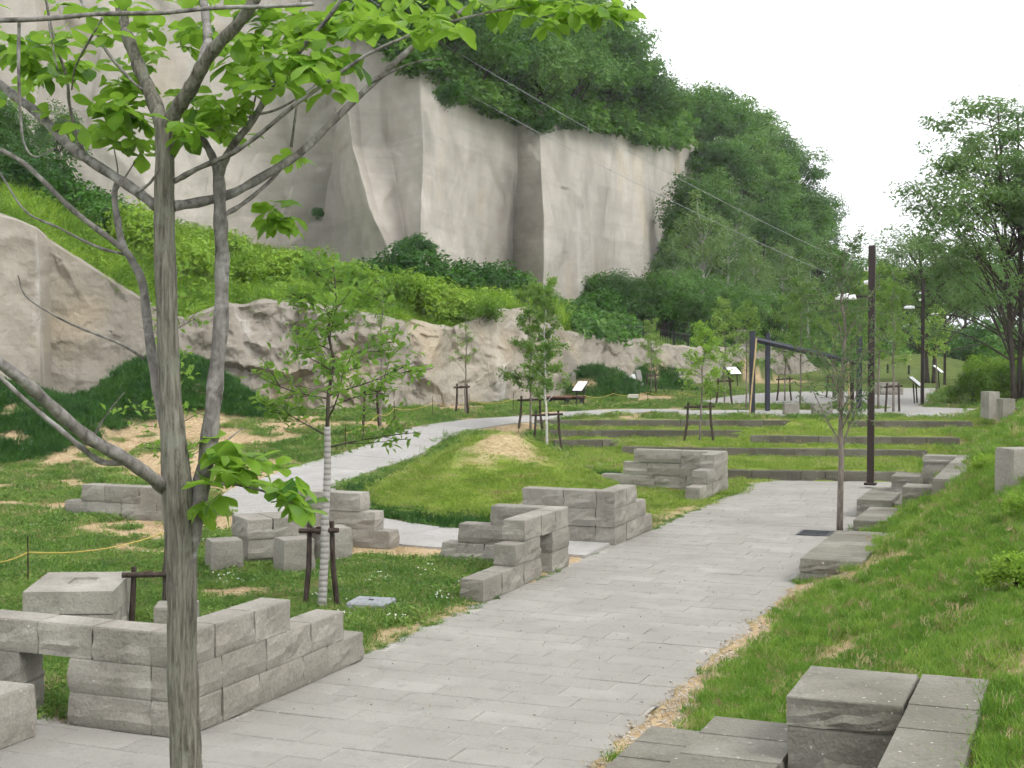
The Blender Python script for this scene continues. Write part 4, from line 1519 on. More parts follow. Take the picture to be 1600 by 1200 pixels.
def sapling(seed, h, tr, nb, spread, leaf, z0=0.35, per=24, aspect=0.55, up=0.9, ang=55, tw=4, droop=0.25, flatness=1.0):
    """young tree: slim trunk, ascending branches, twigs with leaves along them"""
    r = np.random.default_rng(seed)
    mb = MB()
    lean = r.normal(0, 0.02, 2) * h
    q = np.stack([np.linspace(0, lean[0], 12), np.linspace(0, lean[1], 12), np.linspace(-0.1, h * .97, 12)], -1)
    q[1:-1, :2] += r.normal(0, 0.008 * h, (10, 2)) * np.linspace(0, 1, 10)[:, None]
    mb.tube(q, tr * np.linspace(1.0, 0.18, 12), 8)
    cs, ns = [], []

    def leafy(p0, p1, n, sz):
        t = r.uniform(0.15, 1.05, n)[:, None]
        c = p0 + (p1 - p0) * t + r.normal(0, leaf * 0.6, (n, 3))
        cs.append(c)
        nn = r.normal(0, 0.6, (n, 3)); nn[:, 2] += up
        ns.append(nn)

    for k in range(nb):
        f = z0 + (1 - z0) * (k + r.random()) / nb * 0.97
        i = f * 11
        a = q[int(i)] + (q[min(int(i) + 1, 11)] - q[int(i)]) * (i - int(i))
        az = k * 2.399 + r.normal(0, 0.35)
        L = spread * (1.0 - 0.62 * (f - z0) / (1 - z0)) * r.uniform(0.7, 1.15)
        el = R(r.normal(90 - ang, 9))
        d = np.array([math.cos(az) * math.cos(el), math.sin(az) * math.cos(el), math.sin(el)])
        b = a + d * L
        br = curve_pts(a, b, 0.07, 6, r)
        br[:, 2] -= flatness * 0.10 * L * np.linspace(0, 1, 6) ** 2
        mb.tube(br, tr * (1 - 0.7 * f) * np.linspace(0.42, 0.10, 6), 5, cap=False)
        leafy(br[2], br[5], per // 2, leaf)
        for t in range(tw):
            u = r.uniform(0.3, 1.0)
            p0 = br[min(5, int(u * 5))]
            d2 = d * 0.6 + r.normal(0, 0.55, 3); d2[2] = d2[2] * 0.5 + 0.15; d2 /= np.linalg.norm(d2)
            p1 = p0 + d2 * L * r.uniform(0.25, 0.5)
            mb.tube(np.array([p0, (p0 + p1) / 2 + r.normal(0, .01, 3), p1]), tr * 0.09, 4, cap=False)
            leafy(p0, p1, per // 2, leaf)
    v, f = leaf_cloud(np.concatenate(cs), np.concatenate(ns), leaf, aspect, r, droop)
    LASTQ[0] = (q, tr)
    return mb.mesh('trunk', True), np_mesh('crown', v, f)


LASTQ = [None]


def plant_tree(name, label, cat, p, meshes, mats, rz=0.0, sc=1.0, group=None, pn=('trunk', 'crown')):
    r = put(name, label, cat, p, group, rz)
    r.scale = (sc, sc, sc) if np.isscalar(sc) else tuple(sc)
    for me, mt, n in zip(meshes, mats, pn):
        if not me.materials:
            me.materials.append(mt)
        obj(n, me, None, r)
    return r


# ------------------------------------------------------------------ woods on the hill and the cliff rim
FV = [crown_tree(11 + k, 9.5, 2.9 + .3 * (k % 3), 4.4, 4.9, 40, 330, 0.27, .17, gap=0.34, lr=1.35) for k in range(4)]        # dense broadleaf
WV = [crown_tree(31 + k, 8.5, 2.2, 3.7, 4.6, 52, 150, 0.21, .11, gap=0.34, lr=.85, flat=.8) for k in range(3)]                # looser woodland trees
NV = [crown_tree(51 + k, 8.0, 1.6, 3.8, 4.4, 50, 120, 0.16, .08, gap=0.36, lr=.62, flat=.9) for k in range(2)]                # slim pale trees
for k_, (a_, c_) in enumerate(FV): a_.materials.append(M['bark_dark']); c_.materials.append(M['leaf_mid' if k_ % 2 else 'leaf_forest'])
for a_, c_ in WV: a_.materials.append(M['bark_dark']); c_.materials.append(M['leaf_mid'])
for a_, c_ in NV: a_.materials.append(M['bark_birch']); c_.materials.append(M['leaf_pale'])
ORD = ['first', 'second', 'third', 'fourth', 'fifth', 'sixth', 'seventh', 'eighth', 'ninth', 'tenth', 'eleventh', 'twelfth', 'thirteenth', 'fourteenth', 'fifteenth', 'sixteenth']
rt = np.random.default_rng(77)


def row(items, kindset, name, phrase, group):
    """items: (px, setback or None, scale, point)"""
    for i, (p, sc) in enumerate(items):
        var = kindset[int(rt.integers(len(kindset)))]
        s3 = (sc * rt.uniform(.92, 1.1), sc * rt.uniform(.92, 1.1), sc * rt.uniform(.9, 1.08))
        plant_tree(name, phrase + ', ' + ORD[i] + ' from the left', 'tree', p, var, (None, None), rz=rt.uniform(0, 6.28), sc=s3, group=group)


def on_rim(px, back, dz=0.0):
    b = rim_at(px)
    y = b[1] + back
    return (b[0] + b[0] / b[1] * back, y, b[2] + 7 * (1 - math.exp(-back / 18)) - 0.6 + dz)


row([(on_rim(px, bk, -1.0), sc) for px, bk, sc in [(530, 2.5, .75), (585, 1.6, .72), (632, 1.2, .75), (690, 1.0, .82), (742, .8, .8), (795, 1.0, .82), (846, .8, .78), (892, 1.4, .85), (940, 1.8, .85), (985, 2.2, .85), (1012, 3.5, .72)]],
    FV, 'broadleaf_tree', 'dense dark broadleaf tree overhanging the cliff rim', 'trees on the cliff rim')
row([(on_rim(px, bk, -1.2), sc) for px, bk, sc in [(560, 6, 1.0), (600, 7, 1.0), (680, 8, 1.05), (760, 8, 1.1), (830, 9, 1.1), (900, 9, 1.05), (960, 8, .95)]],
    FV, 'broadleaf_tree', 'tall dark broadleaf tree behind the cliff-rim row', 'trees behind the cliff rim')
row([(slope_pt(px, t), sc) for px, t, sc in [(1062, 1.05, .85), (1095, 1.04, .9), (1128, 1.0, .85), (1163, .98, .95), (1200, .98, .9), (1237, 1.0, .95), (1270, .98, .8)]],
    FV, 'broadleaf_tree', 'round-topped tree on the hill skyline', 'trees on the hill skyline')
row([(slope_pt(px, t), sc) for px, t, sc in [(1122, .74, .72), (1160, .72, .9), (1203, .7, .85), (1243, .72, .9), (1280, .74, .85), (1318, .8, .75), (1352, .85, .7)]],
    FV + WV, 'hillside_tree', 'dark tree high on the wooded slope below the skyline', 'trees high on the wooded slope')
row([(slope_pt(px, t), sc) for px, t, sc in [(1076, .40, .8), (1108, .44, .8), (1145, .38, .9), (1190, .42, .85), (1232, .4, .85), (1275, .42, .9), (1316, .4, .85), (1362, .45, .85), (1405, .5, .8)]],
    NV + WV, 'hillside_tree', 'mid-green loose tree halfway down the wooded slope', 'trees halfway down the slope')
row([(slope_pt(px, t), sc) for px, t, sc in [(1050, .06, .8), (1092, .12, 1.0), (1136, .10, .95), (1178, .1, .85), (1222, .08, .9), (1262, .06, .8), (1306, .05, .85), (1345, .04, .8), (1390, .03, .85), (1430, .02, .85)]],
    NV, 'slope_foot_tree', 'slim pale-stemmed tree at the foot of the wooded slope', 'trees at the slope foot')
row([(slope_pt(px, t), sc) for px, t, sc in [(938, -.02, .52), (968, -.06, .56), (1002, -.10, .52), (1036, -.08, .55), (1070, -.02, .55), (1125, -.02, .5), (1160, -.02, .48), (1205, -.02, .5)]],
    FV, 'shade_tree', 'low dark bushy tree behind the railing and outcrop', 'low trees behind the railing')
row([(slope_pt(px, t), sc) for px, t, sc in [(1330, .6, .95), (1378, .62, 1.0), (1425, .6, 1.05), (1470, .5, 1.0), (1505, .1, 1.1), (1520, .5, 1.15), (1560, .1, 1.2), (1570, .5, 1.3), (1610, .2, 1.2), (1640, .4, 1.3)]],
    WV + FV[:1], 'valley_tree', 'distant tree closing the valley behind the spreading right-hand tree', 'distant valley trees')
row([((_lx(px, y), y, float(z)), sc) for px, y, z, sc in [(20, 55, 8.0, .55), (95, 60, 9.2, .5), (-30, 50, 7.4, .6)]], WV, 'slope_tree', 'small tree rooted on the scrub slope at the left edge', 'small trees on the left slope')

# spreading feathery tree on the bank
lo = crown_tree(90, 11.4, 4.3, 5.0, 6.2, 140, 400, 0.19, .11, aspect=.42, flat=.34, gap=0.50, lr=1.0, low=1.15,  stems=3, up=1.2, spread=1.15)
plant_tree('spreading_tree', 'large feathery tree with several dark stems on the bank at the right', 'tree', np.array([17.3, 48.0, float(H(17.3, 48.0)) - .1]), lo, (M['bark_dark'], M['leaf_locust']), rz=.6, sc=(1.0, 1.0, 1.14))
lo2 = crown_tree(91, 8.6, 4.2, 3.6, 5.2, 90, 300, 0.19, .13, aspect=.42, flat=.38, gap=0.40, lr=.95, low=1.1, stems=2, up=1.2, spread=1.15)
plant_tree('spreading_tree', 'smaller feathery dark tree left of and behind the large one on the bank', 'tree', np.array([_lx(1455, 70), 70.0, float(H(_lx(1455, 70), 70.0)) - .1]), lo2, (M['bark_dark'], M['leaf_locust']), rz=2.0)

# ------------------------------------------------------------------ staked young trees
S = {}
p = G(503, 950)
plant_tree('wrapped_sapling', 'young leafy tree with spirally wrapped pale trunk near the walk', 'tree', p, sapling(201, 3.95, .042, 17, 1.3, .115, .48, 34, .5, 1.0, 64, 5), (M['bark_dark'], M['leaf_sap']))
q_, tr_ = LASTQ[0]
MB().tube(spline(q_[:7], 30), np.linspace(.052, .036, 30), 12).build('trunk_wrap', M['wrap'], bpy.data.objects['wrapped_sapling'], True)
stakes(p + [-.02, .08, 0], .30, .92, -18, 'dark wooden stakes with a crossbar holding the wrapped young tree')
p = G(256, 985)
plant_tree('hidden_sapling', 'slender reddish sapling mostly hidden behind the large trunk', 'tree', p, sapling(202, 3.9, .03, 12, .75, .085, .4, 13, .5, 1.0, 55, 3), (M['bark_dark'], M['leaf_sap']))
stakes(p + [-.15, .02, 0], .36, .62, -6, 'rope-bound stakes and crossbar beside the large trunk behind the nearest wall')


def sap(px, py, h, variant, mats, label, st=None, rz=0.0, sc=1.0, name='birch_sapling', grp='staked young trees'):
    p = G(px, py)
    r = plant_tree(name, label, 'tree', p, variant, mats, rz=rz, sc=sc, group=grp)
    if st:
        stakes(p + np.array(st[4] if len(st) > 4 else [0, .1, 0]), st[0], st[1], st[2], st[3], bar=True)
    return r


BV = sapling(211, 4.4, .035, 22, .95, .085, .28, 70, .6, .7, 50, 5)
BV2 = sapling(212, 3.9, .032, 20, .95, .085, .22, 70, .6, .7, 52, 5)
FVn = sapling(213, 3.6, .04, 14, .8, .07, .42, 26, .5, .8, 60, 4)
sap(965 - 110, 703, 0, BV, (M['bark_birch'], M['leaf_birch']), 'white-stemmed young birch in stakes right of the grass mound', (.62, .95, 4, 'A-shaped dark stakes round the white birch stem beside the mound'))
sap(829, 672, 0, BV2, (M['bark_sap'], M['leaf_birch']), 'bushy young birch behind and left of the white-stemmed one', (.52, .85, 0, 'dark stakes with crossbar behind the birch, nearer the curved path'))
sap(594, 666, 0, FVn, (M['bark_sap'], M['leaf_birch']), 'thin bare-looking sapling at the outcrop left of the path bend', (.35, 1.0, 0, 'pair of brown stakes at the bare-looking sapling by the outcrop', [-.25, .05, 0]), rz=1.0, sc=1.05)
sap(727, 650, 0, FVn, (M['bark_sap'], M['leaf_mid']), 'small feathery sapling against the middle of the outcrop', (.3, .9, 0, 'short stakes at the feathery sapling before the middle of the outcrop', [-.1, .05, 0]), rz=2.6, sc=.85)
SV = sapling(214, 3.3, .034, 18, .8, .095, .40, 46, .55, .9, 62, 4)
SV[0].materials.append(M['bark_sap']); SV[1].materials.append(M['leaf_sap'])
sap(1093, 690, 0, SV, (None, None), 'young tree in stakes standing on the grass terraces', (.62, .95, 2, 'A-shaped dark stakes on the grass terraces'), sc=.95)
TS = sapling(215, 4.6, .055, 24, 1.35, .065, .28, 34, .6, .7, 32, 5, .1, -.6)
p = P(1312, 829, 0)
plant_tree('young_street_tree', 'thin bare-stemmed tree growing out of the paving in front of the lamp post', 'tree', p, TS, (M['bark_sap'], M['leaf_pale']), rz=.4)
FARV = [sapling(220 + k, 3.9, .035, 18, .95, .10, .34, 44, .55, .9, 58, 4) for k in range(2)]
for a_, c_ in FARV: a_.materials.append(M['bark_sap']); c_.materials.append(M['leaf_birch'])
far_s = [(1132, 632, 'young tree with three stakes on the grass left of the steel frame', .95), (1166, 640, 'young tree close to the left steel post', .9), (1226, 627, 'young tree with splayed stakes seen through the steel frame', 1.0),
         (1302, 622, 'young tree on the upper square behind the slanting beam', 1.05), (1396, 645, 'leafy young tree between the first and second lamp posts', 1.15), (1250, 634, 'young tree in the middle of the steel frame opening', 1.1),
         (1372, 640, 'thin young tree right behind the nearest lamp post', 1.2), (1018, 618, 'young tree beside the leaning pale stone post', .8), (1463, 612, 'yellow-green young tree between the second and third lamp posts', 1.15), (1340, 636, 'young tree just right of the steel frame', 1.15)]
for i, (px, py, lb, sc) in enumerate(far_s):
    q = P(px, py, .82)
    var = FARV[i % 2] if i != 8 else SV
    plant_tree('young_tree', lb, 'tree', q, var, (None, None), rz=i * 1.3, sc=sc, group='young trees on the upper level')
    if i in (0, 2, 3, 4, 7):
        stakes(q + [0, .1, 0], .45, .85, 5 * i, 'stakes under the ' + lb, bar=True)

# ------------------------------------------------------------------ shrubs
def shrub_mesh(seed, rx, rz, lobes, per, leaf, aspect=.55):
    t, c = crown_tree(seed, rz * 1.6, rx, rz, rz * .75, lobes, per, leaf, .03, aspect=aspect, gap=.25, lr=rx * .42, flat=.8, stems=3)
    return t, c


SHB = [shrub_mesh(301 + k, 1.0, .75, 26, 150, .13) for k in range(2)]
SHG = [shrub_mesh(311 + k, 1.0, .8, 26, 150, .15, .6) for k in range(2)]
for t_, c_ in SHB: t_.materials.append(M['bark_dark']); c_.materials.append(M['leaf_bush'])
for t_, c_ in SHG: t_.materials.append(M['bark_dark']); c_.materials.append(M['leaf_shrub'])


def shrubs(items, vs_, name, phrase, grp):
    for i, (p, sc) in enumerate(items):
        plant_tree(name, phrase + ', ' + ORD[i] + ' from the left', 'shrub', p, vs_[i % len(vs_)], (None, None), rz=i * 1.9, sc=(sc * rt.uniform(.9, 1.2), sc * rt.uniform(.9, 1.2), sc * rt.uniform(.85, 1.15)), group=grp, pn=('stem', 'foliage'))


shrubs([(scrub_pt(px, t), sc) for px, t, sc in [(610, .55, 1.1), (655, .62, 1.3), (690, .55, 1.3), (735, .5, 1.35), (775, .5, 1.35), (815, .45, 1.2), (842, .4, .9)]], SHG, 'green_shrub', 'dark green leafy shrub at the foot of the cliff pillar', 'green shrubs below the cliff')
shrubs([(scrub_pt(px, t), sc) for px, t, sc in [(215, .25, 1.5), (285, .2, 1.3), (345, .3, 1.4), (410, .2, 1.2), (470, .25, 1.3), (545, .2, 1.1), (640, .08, 1.1), (672, .14, 1.3), (715, .06, .9), (748, -.02, .7)]], SHB, 'bright_shrub', 'bright yellow-green shrub on the slope above the outcrop', 'yellow-green shrubs above the outcrop')
shrubs([(G(px, py), sc) for px, py, sc in [(1520, 632, .8), (1548, 622, 1.1), (1580, 624, 1.0), (1606, 618, 1.2), (1535, 596, .9)]], SHB, 'hedge_shrub', 'yellow-green hedge shrub on top of the bank', 'hedge shrubs on the bank')
shrubs([(np.array([_lx(px, Y), Y, float(H(_lx(px, Y), Y)) - .2]), sc) for px, Y, sc in [(1412, 112, 1.9), (1445, 108, 2.1), (1482, 104, 2.2), (1508, 100, 2.0), (1540, 96, 2.3), (1575, 92, 2.2), (1605, 88, 2.2), (1640, 86, 2.3)]], SHG, 'distant_shrub', 'large dim shrub closing the far end of the lawn', 'distant shrubs')
shrubs([(scrub_pt(px, t) if px < 1050 else slope_pt(px, t), sc) for px, t, sc in [(905, .5, .8), (935, .55, 1.2), (965, .62, 1.3), (1000, .5, 1.3), (1040, .4, 1.3)]], SHG, 'fence_shrub', 'dark shrub crowding behind the black railing', 'shrubs behind the railing')
shrubs([(scrub_pt(px, t), sc) for px, t, sc in [(8, .25, 1.2), (60, .42, 1.5), (120, .35, 1.5), (170, .3, 1.2)]], SHG, 'slope_shrub', 'shaggy green shrub on the left-hand scrub slope', 'shrubs on the left scrub slope')
for i, (px, py, sc, lb) in enumerate([(1588, 925, .25, 'light green leafy plant sprouting on the bank at the right edge'), (1600, 812, .22, 'broad-leaved plant by the dark standing stone at the right edge'), (1545, 742, .22, 'small yellow-green weed left of the dark standing stone')]):
    plant_tree('bank_plant', lb, 'plant', G(px, py), SHB[i % 2], (None, None), rz=i * 2.0, sc=sc, pn=('stem', 'foliage'))
# sprigs clinging to the cliff face
for i, (px, py, Y, sc) in enumerate([(497, 335, 68.4, .26), (700, 128, 63.0, .75), (648, 405, 61.0, .8), (845, 178, 72.5, .7)]):
    q = D(px, py, Y)
    plant_tree('cliff_plant', ['small leafy sprig in the corner of the cliff scoop', 'leafy sprig hanging over the bright cliff face', 'small bush at the foot of the cliff buttress', 'tangled sprig at the top of the cliff pillar'][i], 'plant', q, SHG[i % 2], (None, None), rz=i, sc=sc, pn=('stem', 'foliage')).rotation_euler = [(R(70), 0, 0), (R(165), 0, .4), (R(20), 0, 0), (R(160), 0, 1)][i]


# ------------------------------------------------------------------ ground cover scattered as instances
def clump(name, n, rad, hmin, hmax, wd, r, mat, lean=0.5):
    a = r.uniform(0, 6.28, n); q = rad * np.sqrt(r.random(n))
    b = np.stack([q * np.cos(a), q * np.sin(a), np.full(n, -.01)], -1)
    hh = r.uniform(hmin, hmax, n)[:, None]
    d = np.stack([r.normal(0, lean, n), r.normal(0, lean, n), np.ones(n)], -1); d /= np.linalg.norm(d, axis=1, keepdims=True)
    sd_ = np.stack([np.cos(a * 7), np.sin(a * 7), 0 * a], -1) * wd
    m = b + d * hh * .55
    t = b + d * hh * .95 + np.stack([d[:, 0], d[:, 1], -.25 * np.ones(n)], -1) * hh * .35
    v = np.stack([b - sd_, b + sd_, m + sd_ * .7, m - sd_ * .7, t], 1).reshape(-1, 3)
    i = np.arange(n)[:, None] * 5
    me = np_mesh(name, v, [i + np.array([0, 1, 2, 3]), i + np.array([3, 2, 4])])
    me.materials.append(mat)
    return bpy.data.objects.new(name, me)


def leaf_clump(name, n, rad, hh, leaf, r, mat):
    d = r.normal(size=(n, 3)); d /= np.linalg.norm(d, axis=1, keepdims=True); d[:, 2] = np.abs(d[:, 2])
    c = d * (r.random((n, 1)) ** .4) * [rad, rad, hh]
    v, f = leaf_cloud(c, d * .5 + [0, 0, .7] + r.normal(0, .4, (n, 3)), leaf, .5, r)
    me = np_mesh(name, v, f)
    me.materials.append(mat)
    return bpy.data.objects.new(name, me)


def scatter(name, pts, protos, scl, label, cat, tilt=0.12, seed=1):
    r = np.random.default_rng(seed)
    n = len(pts)
    lib = bpy.data.collections.new(name + '_kinds')
    for o_ in protos:
        lib.objects.link(o_)
    me = bpy.data.meshes.new(name)
    me.vertices.add(n)
    me.vertices.foreach_set('co', np.asarray(pts, np.float32).ravel())
    rot = np.stack([r.normal(0, tilt, n), r.normal(0, tilt, n), r.uniform(0, 6.28, n)], -1).astype(np.float32)
    at = me.attributes.new('rot', 'FLOAT_VECTOR', 'POINT'); at.data.foreach_set('vector', rot.ravel())
    at = me.attributes.new('scl', 'FLOAT', 'POINT'); at.data.foreach_set('value', np.asarray(scl, np.float32) * r.uniform(.75, 1.3, n).astype(np.float32))
    at = me.attributes.new('kin', 'INT', 'POINT'); at.data.foreach_set('value', r.integers(0, len(protos), n).astype(np.int32))
    o_ = obj(name, me)
    tag(o_, label, cat, kind='stuff')
    ng = bpy.data.node_groups.new(name, 'GeometryNodeTree')
    ng.interface.new_socket('Geometry', in_out='INPUT', socket_type='NodeSocketGeometry')
    ng.interface.new_socket('Geometry', in_out='OUTPUT', socket_type='NodeSocketGeometry')
    N = ng.nodes.new
    gi, go, ip, ci = N('NodeGroupInput'), N('NodeGroupOutput'), N('GeometryNodeInstanceOnPoints'), N('GeometryNodeCollectionInfo')
    ci.inputs['Collection'].default_value = lib
    ci.inputs['Separate Children'].default_value = True
    ci.inputs['Reset Children'].default_value = True

    def na(nm, ty):
        k = N('GeometryNodeInputNamedAttribute'); k.data_type = ty; k.inputs['Name'].default_value = nm
        return k.outputs['Attribute']
    Lk = ng.links.new
    Lk(gi.outputs[0], ip.inputs['Points']); Lk(ci.outputs[0], ip.inputs['Instance'])
    ip.inputs['Pick Instance'].default_value = True
    Lk(na('kin', 'INT'), ip.inputs['Instance Index'])
    Lk(na('rot', 'FLOAT_VECTOR'), ip.inputs['Rotation'])
    Lk(na('scl', 'FLOAT'), ip.inputs['Scale'])
    Lk(ip.outputs[0], go.inputs[0])
    md = o_.modifiers.new('scatter', 'NODES'); md.node_group = ng
    return o_


def excluded(x, y, m=0.01):
    e = np.zeros(x.shape, bool)
    for (ox, oy, c, s, t0, t1, w0, w1) in EXC:
        dx, dy = x - ox, y - oy
        t = dx * c + dy * s; w_ = -dx * s + dy * c
        e |= (t > t0 - m) & (t < t1 + m) & (w_ > w0 - m) & (w_ < w1 + m)
    return e


rg = np.random.default_rng(5)


def sample(n, ymin, ymax, power):
    """ground points inside the view wedge, denser near the viewer"""
    y = (ymin ** power + rg.random(n) * (ymax ** power - ymin ** power)) ** (1 / power)
    half = 0.385 * y + 1.0
    x = rg.uniform(-1.12, 1, n) * half
    return x, y


def grass():
    x, y = sample(100000, 5.6, 62, 0.9)
    ok = ~in_paths(x, y, 0.03)
    x, y = x[ok], y[ok]
    ok = ~excluded(x, y)
    x, y = x[ok], y[ok]
    a = x * U[0] + y * U[1]; s = x * V[0] + y * V[1]
    dirt, lawn, lush, slope = zones(x, y)
    r1 = rg.random(len(x))
    front = OC_TOP
    q = 800 + F_PX * x / y
    lim = np.interp(q, [c[0] for c in OC], [c[1] for c in OC])
    ok = ((r1 > dirt * 0.97) & (dirt < .72)) & (y < lim + 0.2) & ((y > 8.4) | (s > -3.2))
    # thin out far away
    ok &= rg.random(len(x)) < np.clip((20.0 / y) ** 1.25, .12, 1) * (1 + .8 * lush)
    x, y, dirt, lawn, lush, slope, s = (v_[ok] for v_ in (x, y, dirt, lawn, lush, slope, s))
    z = H(x, y)
    P3 = np.stack([x, y, z], -1)
    base = np.clip(0.70 + y * 0.024, .8, 1.9)
    kind = np.where(lush > .5, 2, np.where(slope > .5, 0, np.where(lawn > .5, 1, 3)))
    # deeper tufts against stone and shade
    tall = fbm2(x, y, 0.9, 3, 12.0)
    rr = np.random.default_rng(8)
    K = {0: [clump('tuft', 150, .17, .03, .085, .0028, rr, M['grass_slope']) for _ in range(4)] + [clump('tuft', 70, .17, .03, .07, .0026, rr, M['straw']) for _ in range(1)],
         1: [clump('tuft', 150, .19, .02, .05, .0030, rr, M['grass_lawn'], .7) for _ in range(8)] + [clump('tuft', 100, .19, .02, .045, .0028, rr, M['straw'], .8) for _ in range(1)],
         2: [clump('tuft', 150, .22, .05, .13, .0045, rr, M['grass_lush'], .6) for _ in range(3)],
         3: [clump('tuft', 105, .17, .035, .11, .0032, rr, M['grass_meadow'], .6) for _ in range(3)] + [clump('tuft', 85, .17, .03, .09, .0030, rr, M['straw'], .7)] + [leaf_clump('tuft', 60, .16, .07, .045, rr, M['grass_meadow']) for _ in range(2)]}
    nm = {0: ('bank_grass', 'lively green grass covering the bank at the right'), 1: ('lawn_grass', 'short yellow-green lawn on the mound and the terraces'), 2: ('spoil_heap_grass', 'thick dark green grass on the heaps at the rock foot'), 3: ('meadow_grass', 'patchy meadow grass and clover on the left')}
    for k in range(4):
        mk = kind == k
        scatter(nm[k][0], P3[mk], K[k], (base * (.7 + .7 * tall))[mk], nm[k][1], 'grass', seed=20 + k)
    # dry grass and pebbles on the bare ground
    x, y = sample(26000, 8.6, 40, 0.9)
    ok = ~in_paths(x, y, 0.0)
    x, y = x[ok], y[ok]
    dirt = zones(x, y)[0]
    ok = (rg.random(len(x)) < dirt * .9) & ~excluded(x, y)
    x, y = x[ok], y[ok]
    s = x * V[0] + y * V[1]
    P3 = np.stack([x, y, H(x, y)], -1)
    half = rg.random(len(x)) < .7
    scatter('dry_grass', P3[half], [clump('dry_tuft', 34, .12, .02, .07, .0026, rr, M['straw'], .9) for _ in range(3)], np.clip(.8 + y[half] * .012, .8, 1.4), 'dry straw-coloured grass along the edges of the walk', 'grass', seed=31)
    peb = []
    for k in range(3):
        v_ = rr.normal(size=(14, 3)); v_ /= np.linalg.norm(v_, axis=1, keepdims=True); v_ *= [.022, .017, .011]
        bm = bmesh.new()
        for q_ in v_: bm.verts.new(q_)
        bmesh.ops.convex_hull(bm, input=bm.verts)
        me = bpy.data.meshes.new('pebble'); bm.to_mesh(me); bm.free()
        me.materials.append(M['pebble'])
        peb.append(bpy.data.objects.new('pebble', me))
    ed = (s > -3.5) & (s < -2.6)
    pp = np.concatenate([P3[ed]] + [P3[ed] + rg.normal(0, .08, (ed.sum(), 3)) * [1, 1, 0] for _ in range(5)])
    pp[:, 2] = H(pp[:, 0], pp[:, 1]) + .004
    pp[:, 2] = np.maximum(pp[:, 2], .004)
    scatter('loose_gravel', pp, peb, np.full(len(pp), .8), 'loose pale gravel along the edge of the paving', 'gravel', seed=33, tilt=.5)
    # stray specks of gravel and crumbs on the paving, weeds where walls meet it
    aa = rg.uniform(9.5, 29, 700); ss = rg.uniform(-6.3, -3.25, 700)
    xx, yy = XY(aa, ss)
    ok = in_plaza(xx, yy, -.1) & ~excluded(xx, yy)
    scatter('paving_crumbs', np.stack([xx, yy, 0 * xx + .004], -1)[ok], peb, rg.uniform(.25, .6, ok.sum()), 'pale crumbs of stone strewn over the paving', 'gravel', seed=36, tilt=.5)
    aa = np.concatenate([rg.uniform(9.0, 29, 420), rg.uniform(17.5, 26, 120)]); ss = np.concatenate([rg.normal(-6.37, .045, 420), rg.normal(-3.24, .03, 120)])
    xx, yy = XY(aa, ss)
    ok = ~excluded(xx, yy, -.02) & (fbm2(xx, yy, 1.1, 2, 6.0) > .42)
    scatter('edge_weeds', np.stack([xx, yy, 0 * xx - .01], -1)[ok], [clump('weed', 40, .06, .03, .09, .003, rr, M['grass_meadow'], .7) for _ in range(3)], rg.uniform(.6, 1.1, ok.sum()), 'little weeds along the edges of the paving', 'grass', seed=37)
    # white clover in the meadow
    fl = []
    for k in range(2):
        mb = MB()
        for j in range(6):
            c = np.append(rr.normal(0, .07, 2), rr.uniform(.05, .10))
            v_ = rr.normal(size=(10, 3)); v_ /= np.linalg.norm(v_, axis=1, keepdims=True)
            ico = np.array([[0, 0, 1], [.9, 0, .3], [.3, .85, .3], [-.7, .5, .3], [-.7, -.5, .3], [.3, -.85, .3], [0, 0, -.6]]) * .011
            f_ = np.array([[0, i, i % 5 + 1] for i in range(1, 6)] + [[6, i % 5 + 1, i] for i in range(1, 6)])
            mb.add(ico + c, f_)
        me = mb.mesh('clover'); me.materials.append(M['flower'])
        fl.append(bpy.data.objects.new('clover', me))
    x, y = sample(9000, 11, 24, 1.0)
    n1 = fbm2(x, y, .8, 3, 40.0)
    c0 = G(445, 935); c1 = G(590, 950)
    near = np.exp(-((x - c0[0]) ** 2 + (y - c0[1]) ** 2) / 2.2) + np.exp(-((x - c1[0]) ** 2 + (y - c1[1]) ** 2) / .8)
    ok = (rg.random(len(x)) < near * .22 * (n1 > .48) + .015 * (n1 > .55)) & ~in_paths(x, y, .1) & ~excluded(x, y) & (x * V[0] + y * V[1] < -6.6)
    x, y = x[ok], y[ok]
    scatter('clover_flowers', np.stack([x, y, H(x, y)], -1), fl, np.full(len(x), 1.0), 'tiny white clover flowers in the meadow grass', 'flowers', seed=35)


grass()


